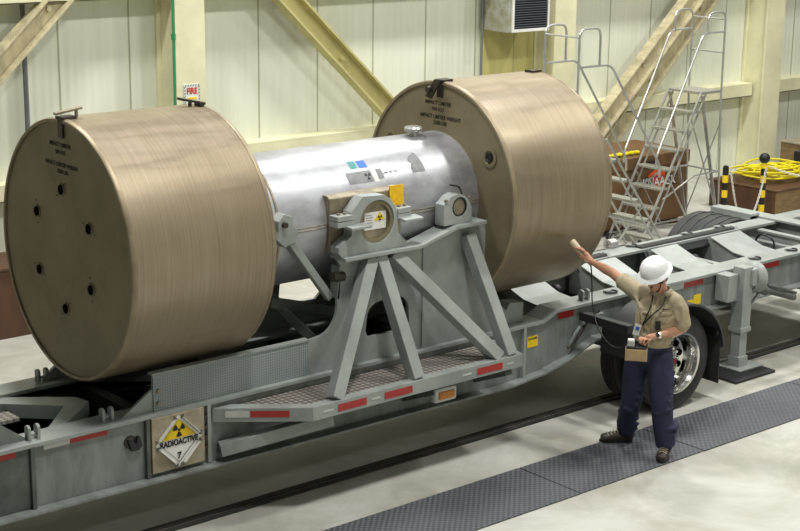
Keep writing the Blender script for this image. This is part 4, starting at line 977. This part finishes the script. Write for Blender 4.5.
# shirt
bm=B()
limb(bm,[(Lp(.088,.01,.965),.168,.13),(Lp(.09,.01,1.04),.165,.128),(che,.178,.128),(Lp(.115,.01,1.30),.165,.115),(Lp(.12,.0,1.37),.12,.09),(nk-ZD*.015,.070,.068)],n=26)
limb(bm,[(shm+RR*-.03,.085,.085),(sL,.078,.076),(sL.lerp(eL,.5),.070,.070),(sL.lerp(eL,.60),.075,.074)])
limb(bm,[(shm+RR*.06,.075,.075),(sR-RR*.03+ZD*.005,.072,.075),(sR.lerp(eR,.25),.072,.074),(sR.lerp(eR,.55),.074,.076),(sR.lerp(eR,.84),.077,.078)])
for a,b in ((Lp(-.04,.11,1.30),Lp(.02,.135,1.12)),(Lp(.26,.11,1.24),Lp(.10,.135,1.10)),(Lp(.0,.135,1.06),Lp(.20,.12,1.01)),(Lp(-.02,.12,1.18),Lp(.10,.14,1.03)),(Lp(.24,.12,1.12),Lp(.14,.14,1.02)),(sL.lerp(eL,.2)+FF*.06,Lp(-.02,.11,1.27)),(Lp(.30,.12,1.33),Lp(.33,.10,1.16)),(Lp(.22,.10,1.36),Lp(.28,.12,1.20))):
    limb(bm,[(a,.010,.008),(a.lerp(b,.5),.015,.010),(b,.010,.008)])
sh=remesh('shirt',bm,M['shirt'],W,.0085,4)
# collar
bm=B(); 
for sd in (-1,1):
    rng=[]
    for k in range(9):
        t=math.radians(90+sd*(15+20*k)); c=nk+RR*.078*math.cos(t)*1.05+FF*.075*math.sin(t)*1.05
        rng.append((c,t))
    a=[bm.verts.new(c+ZD*(.028-.004*k)) for k,(c,t) in enumerate([r for r in rng][::-1])]
    b=[bm.verts.new(c+(c-nk).normalized()*.032+ZD*(-.012-.003*k)) for k,(c,t) in enumerate([r for r in rng][::-1])]
    for k in range(8): bm.faces.new((a[k],a[k+1],b[k+1],b[k]))
co=obj('collar',bm,M['shirt'],sh,smooth=True); so=co.modifiers.new('s','SOLIDIFY'); so.thickness=.006
def onchest(r,z,d=.0): 
    # front surface of the shirt at side offset r
    cx_=.10; hw=.182; dep=.130; q=max(0,1-((r-cx_)/hw)**2)
    return Lp(r,.015+dep*math.sqrt(q)+d,z)
def cpatch(name,r0,r1,z0,z1,m,par,d=.006,th=.006):
    bm=B(); g=[[bm.verts.new(onchest(r0+(r1-r0)*i/5,z0+(z1-z0)*j/2,d+.0)) for j in range(3)] for i in range(6)]
    for i in range(5):
        for j in range(2): bm.faces.new((g[i][j],g[i+1][j],g[i+1][j+1],g[i][j+1]))
    o=obj(name,bm,M[m],par,smooth=True); s=o.modifiers.new('s','SOLIDIFY'); s.thickness=th; return o
cpatch('pocket',.13,.225,1.165,1.265,'shirt',sh,-.004,.006); cpatch('pocket_flap',.128,.227,1.238,1.272,'shirt',sh,.001,.006); cpatch('pocket',-.03,.04,1.165,1.265,'shirt',sh,-.004,.006); cpatch('pocket_flap',-.032,.042,1.238,1.27,'shirt',sh,.001,.006)
cpatch('button_placket',.062,.092,1.0,1.33,'shirt',sh,.004,.004)
cpatch('name_stitching',.15,.215,1.292,1.300,'ink',sh,.006,.002)
# lanyard, badge, clipped radio
bm=B()
tube(bm,smoothpath([nk+RR*.06+FF*.03+ZD*.015,onchest(.145,1.33,.02),onchest(.07,1.25,.02),onchest(-.005,1.15,.02)],5),.006,6)
tube(bm,smoothpath([nk-RR*.055+FF*.03+ZD*.015,onchest(.055,1.33,.02),onchest(.03,1.25,.02),onchest(-.005,1.15,.02)],5),.006,6)
ly=obj('lanyard',bm,M['ink'],W,smooth=True)
bp_=onchest(-.05,1.10,.03); bm=B(); bar(bm,bp_+ZD*.05+RR*.012,bp_-ZD*.045-RR*.01,.055,.006,hint=FF); bd=obj('badge',bm,M['white'],W,bevel=.002)
bm=B(); bar(bm,bp_+ZD*.03+FF*.006+RR*.008,bp_-ZD*.0+FF*.006,.03,.004,hint=FF); obj('badge_photo',bm,M['blue'],W)
bm=B(); q=onchest(.12,1.165,.022); bar(bm,q+ZD*.035,q-ZD*.04,.042,.022,hint=FF); obj('pocket_dosimeter',bm,M['ink'],W,bevel=.004)
# watch
wd=(eR-wR).normalized(); wc=wR+wd*.02; bm=B(); rings=[ell(wc+wd*o,wd,.031+dr,.034+dr,FF,20) for o,dr in ((-.012,-.003),(-.012,.002),(.012,.004),(.012,-.001))]
loft(bm,rings,closed=True); wt=obj('wristwatch',bm,M['chrome'],W,smooth=True); obj('watch_dial',cyl(B(),wc+FF*.030+ZD*.012,wc+FF*.042+ZD*.018,.018,16),M['ink'],wt)
# eyes, beard, hair, straps
for sd in (-1,1): obj('eye',ball(B(),H(sd*.030,.074,.010),(.011,.006,.006),HM,10),M['ink'],W,smooth=True)
bm=B(); ball(bm,H(0,-.02,.01),(.079,.086,.085),HM,20); ball(bm,H(0,-.05,-.035),(.066,.05,.05),HM,14); obj('hair',bm,M['hair'],W,smooth=True)
bm=B(); ball(bm,H(0,.050,-.098),(.032,.026,.020),HM,12); ball(bm,H(0,.082,-.036),(.022,.008,.005),HM,10); obj('beard',bm,M['hair'],W,smooth=True)
bm=B()
for sd in (-1,1): tube(bm,smoothpath([H(sd*.078,.02,.03),H(sd*.068,.035,-.03),H(sd*.045,.055,-.085),H(0,.062,-.115)],4),.004,6)
obj('chin_strap',bm,M['ink'],W,smooth=True)
# hard hat
hc=H(0,-.006,.048); hup2=(RR*-.30+FF*.36+ZD*.88).normalized()
def hatp(a,r,h,sx=1.0,sy=1.12): return hc+hs*math.cos(a)*r*sx+hf*math.sin(a)*r*sy+hup*h
bm=B(); n=40
prof=[(.138,.000),(.141,.003),(.137,.008),(.120,.020),(.112,.028),(.111,.05),(.105,.078),(.090,.105),(.064,.125),(.034,.135),(.004,.138)]
prof2=[(.004,.131),(.032,.128),(.060,.118),(.086,.099),(.101,.074),(.107,.045),(.108,.024),(.116,.014)]
loft(bm,[[hatp(2*PI*k/n,r,h+.002) for k in range(n)] for r,h in prof+prof2],closed=True)
hat=obj('hard_hat',bm,M['hat'],W,smooth=True)
bm=B(); 
for off,wd_ in ((0,.008),(.038,.005),(-.038,.005)):
    pts=[]
    for k in range(11):
        t=math.radians(25+13*k); rr_=.104*math.cos(t)*1.1; hh=.040+.096*math.sin(t)-abs(off)*.16
        pts.append(hc+hs*off+hf*rr_*(1-abs(off)*1.5)+hup*hh)
    tube(bm,pts,wd_,8)
obj('hat_ridges',bm,M['hat'],hat,smooth=True)
obj('rear_bump',ball(B(),H(0,-.118,.03),(.014,.012,.012),HM,10),M['ink'],hat,smooth=True)
# boots
def boot(name,heel,toe,ank):
    d=(toe-heel).normalized(); L=(toe-heel).length; sd=d.cross(ZD); bm=B()
    limb(bm,[(heel+ZD*.055+d*.03,.044,.050),(heel.lerp(toe,.35)+ZD*.062,.048,.056),(heel.lerp(toe,.65)+ZD*.052,.054,.046),(heel.lerp(toe,.88)+ZD*.044,.050,.036)],hint=ZD)
    limb(bm,[(heel+ZD*.06+d*.05,.050,.058),(ank+ZD*.05,.052,.058)],hint=d)
    b=remesh(name,bm,M['shoe'],W,.007,2)
    bm=B(); pts=[]
    for k in range(24):
        a=2*PI*k/24; f=.5+.5*math.cos(a); pts.append((heel.lerp(toe,f*.98+.01)+sd*math.sin(a)*(.040+.012*f)))
    vs=[[bm.verts.new(p+ZD*z) for p in pts] for z in (.013,.034)]
    for i in range(24): bm.faces.new((vs[0][i],vs[0][(i+1)%24],vs[1][(i+1)%24],vs[1][i]))
    bm.faces.new(vs[0][::-1]); bm.faces.new(vs[1]); obj('sole',bm,M['ink'],b,bevel=.003)
    bm=B()
    for j in range(5):
        c=heel.lerp(toe,.38+.09*j)+ZD*(.136-.009*j); tube(bm,[c-sd*.036-ZD*.022,c+d*.008,c+sd*.036-ZD*.022],.005,5)
    obj('bootlace',bm,M['lace'],b,smooth=True)
boot('boot',Lp(-.035,-.175,0),Lp(-.33,-.12,0),aL); boot('boot',Lp(.245,.05,0),Lp(.200,.315,0),aR)
# held instruments
pr=thing('survey_probe','beige cylindrical survey probe in the raised hand of the worker beside the drum','probe',tuple(pb))
bm=B(); lathe(bm,[(0,.012),(.008,.019),(.115,.019),(.125,.024),(.14,.031),(.225,.031),(.238,.026),(.240,.0)],pb-pd*.01,pd,24); obj('probe_body',bm,M['probe'],pr,smooth=True)
obj('cable_plug',cyl(B(),pb-pd*.045,pb-pd*.005,.010,12),M['alu'],pr,smooth=True)
mt_=thing('survey_meter','tan boxed radiation survey meter held at the waist of the worker','survey meter',tuple(Lp(-.04,.31,.91)))
MU=ZD; mr=RR; mf=FF
def mbox(bm,r0,r1,f0,f1,z0,z1):
    v=[bm.verts.new(Lp(r,f,z)) for r in (r0,r1) for f in (f0,f1) for z in (z0,z1)]
    for f in ((0,1,3,2),(4,6,7,5),(0,4,5,1),(2,3,7,6),(0,2,6,4),(1,5,7,3)): bm.faces.new([v[i] for i in f])
    return bm
obj('meter_case',mbox(B(),-.135,.045,.27,.37,.905,1.005),M['tanbox'],mt_,bevel=.006)
obj('meter_lid',mbox(B(),-.13,.04,.275,.365,1.005,1.022),M['ink'],mt_,bevel=.004)
obj('meter_dial',mbox(B(),-.12,-.06,.285,.355,1.022,1.075),M['alu'],mt_,bevel=.006)
obj('dial_window',mbox(B(),-.115,-.065,.30,.34,1.075,1.079),M['white'],mt_)
bm=B(); tube(bm,fillet([Lp(-.055,.30,1.02),Lp(-.05,.30,1.058),Lp(.035,.30,1.058),Lp(.035,.30,1.02)],.02),.010,8); obj('carry_handle',bm,M['ink'],mt_,smooth=True)
tag(obj('probe_cable',tube(B(),smoothpath([pb-pd*.045,Lp(-.45,-.27,1.38),Lp(-.435,-.18,1.22),Lp(-.38,-.0,1.08),Lp(-.27,.18,.98),Lp(-.17,.29,.99),Lp(-.125,.32,1.04)],6),.006,6),M['ink'],smooth=True),'thin black coiled cable from the raised probe to the survey meter','cable')
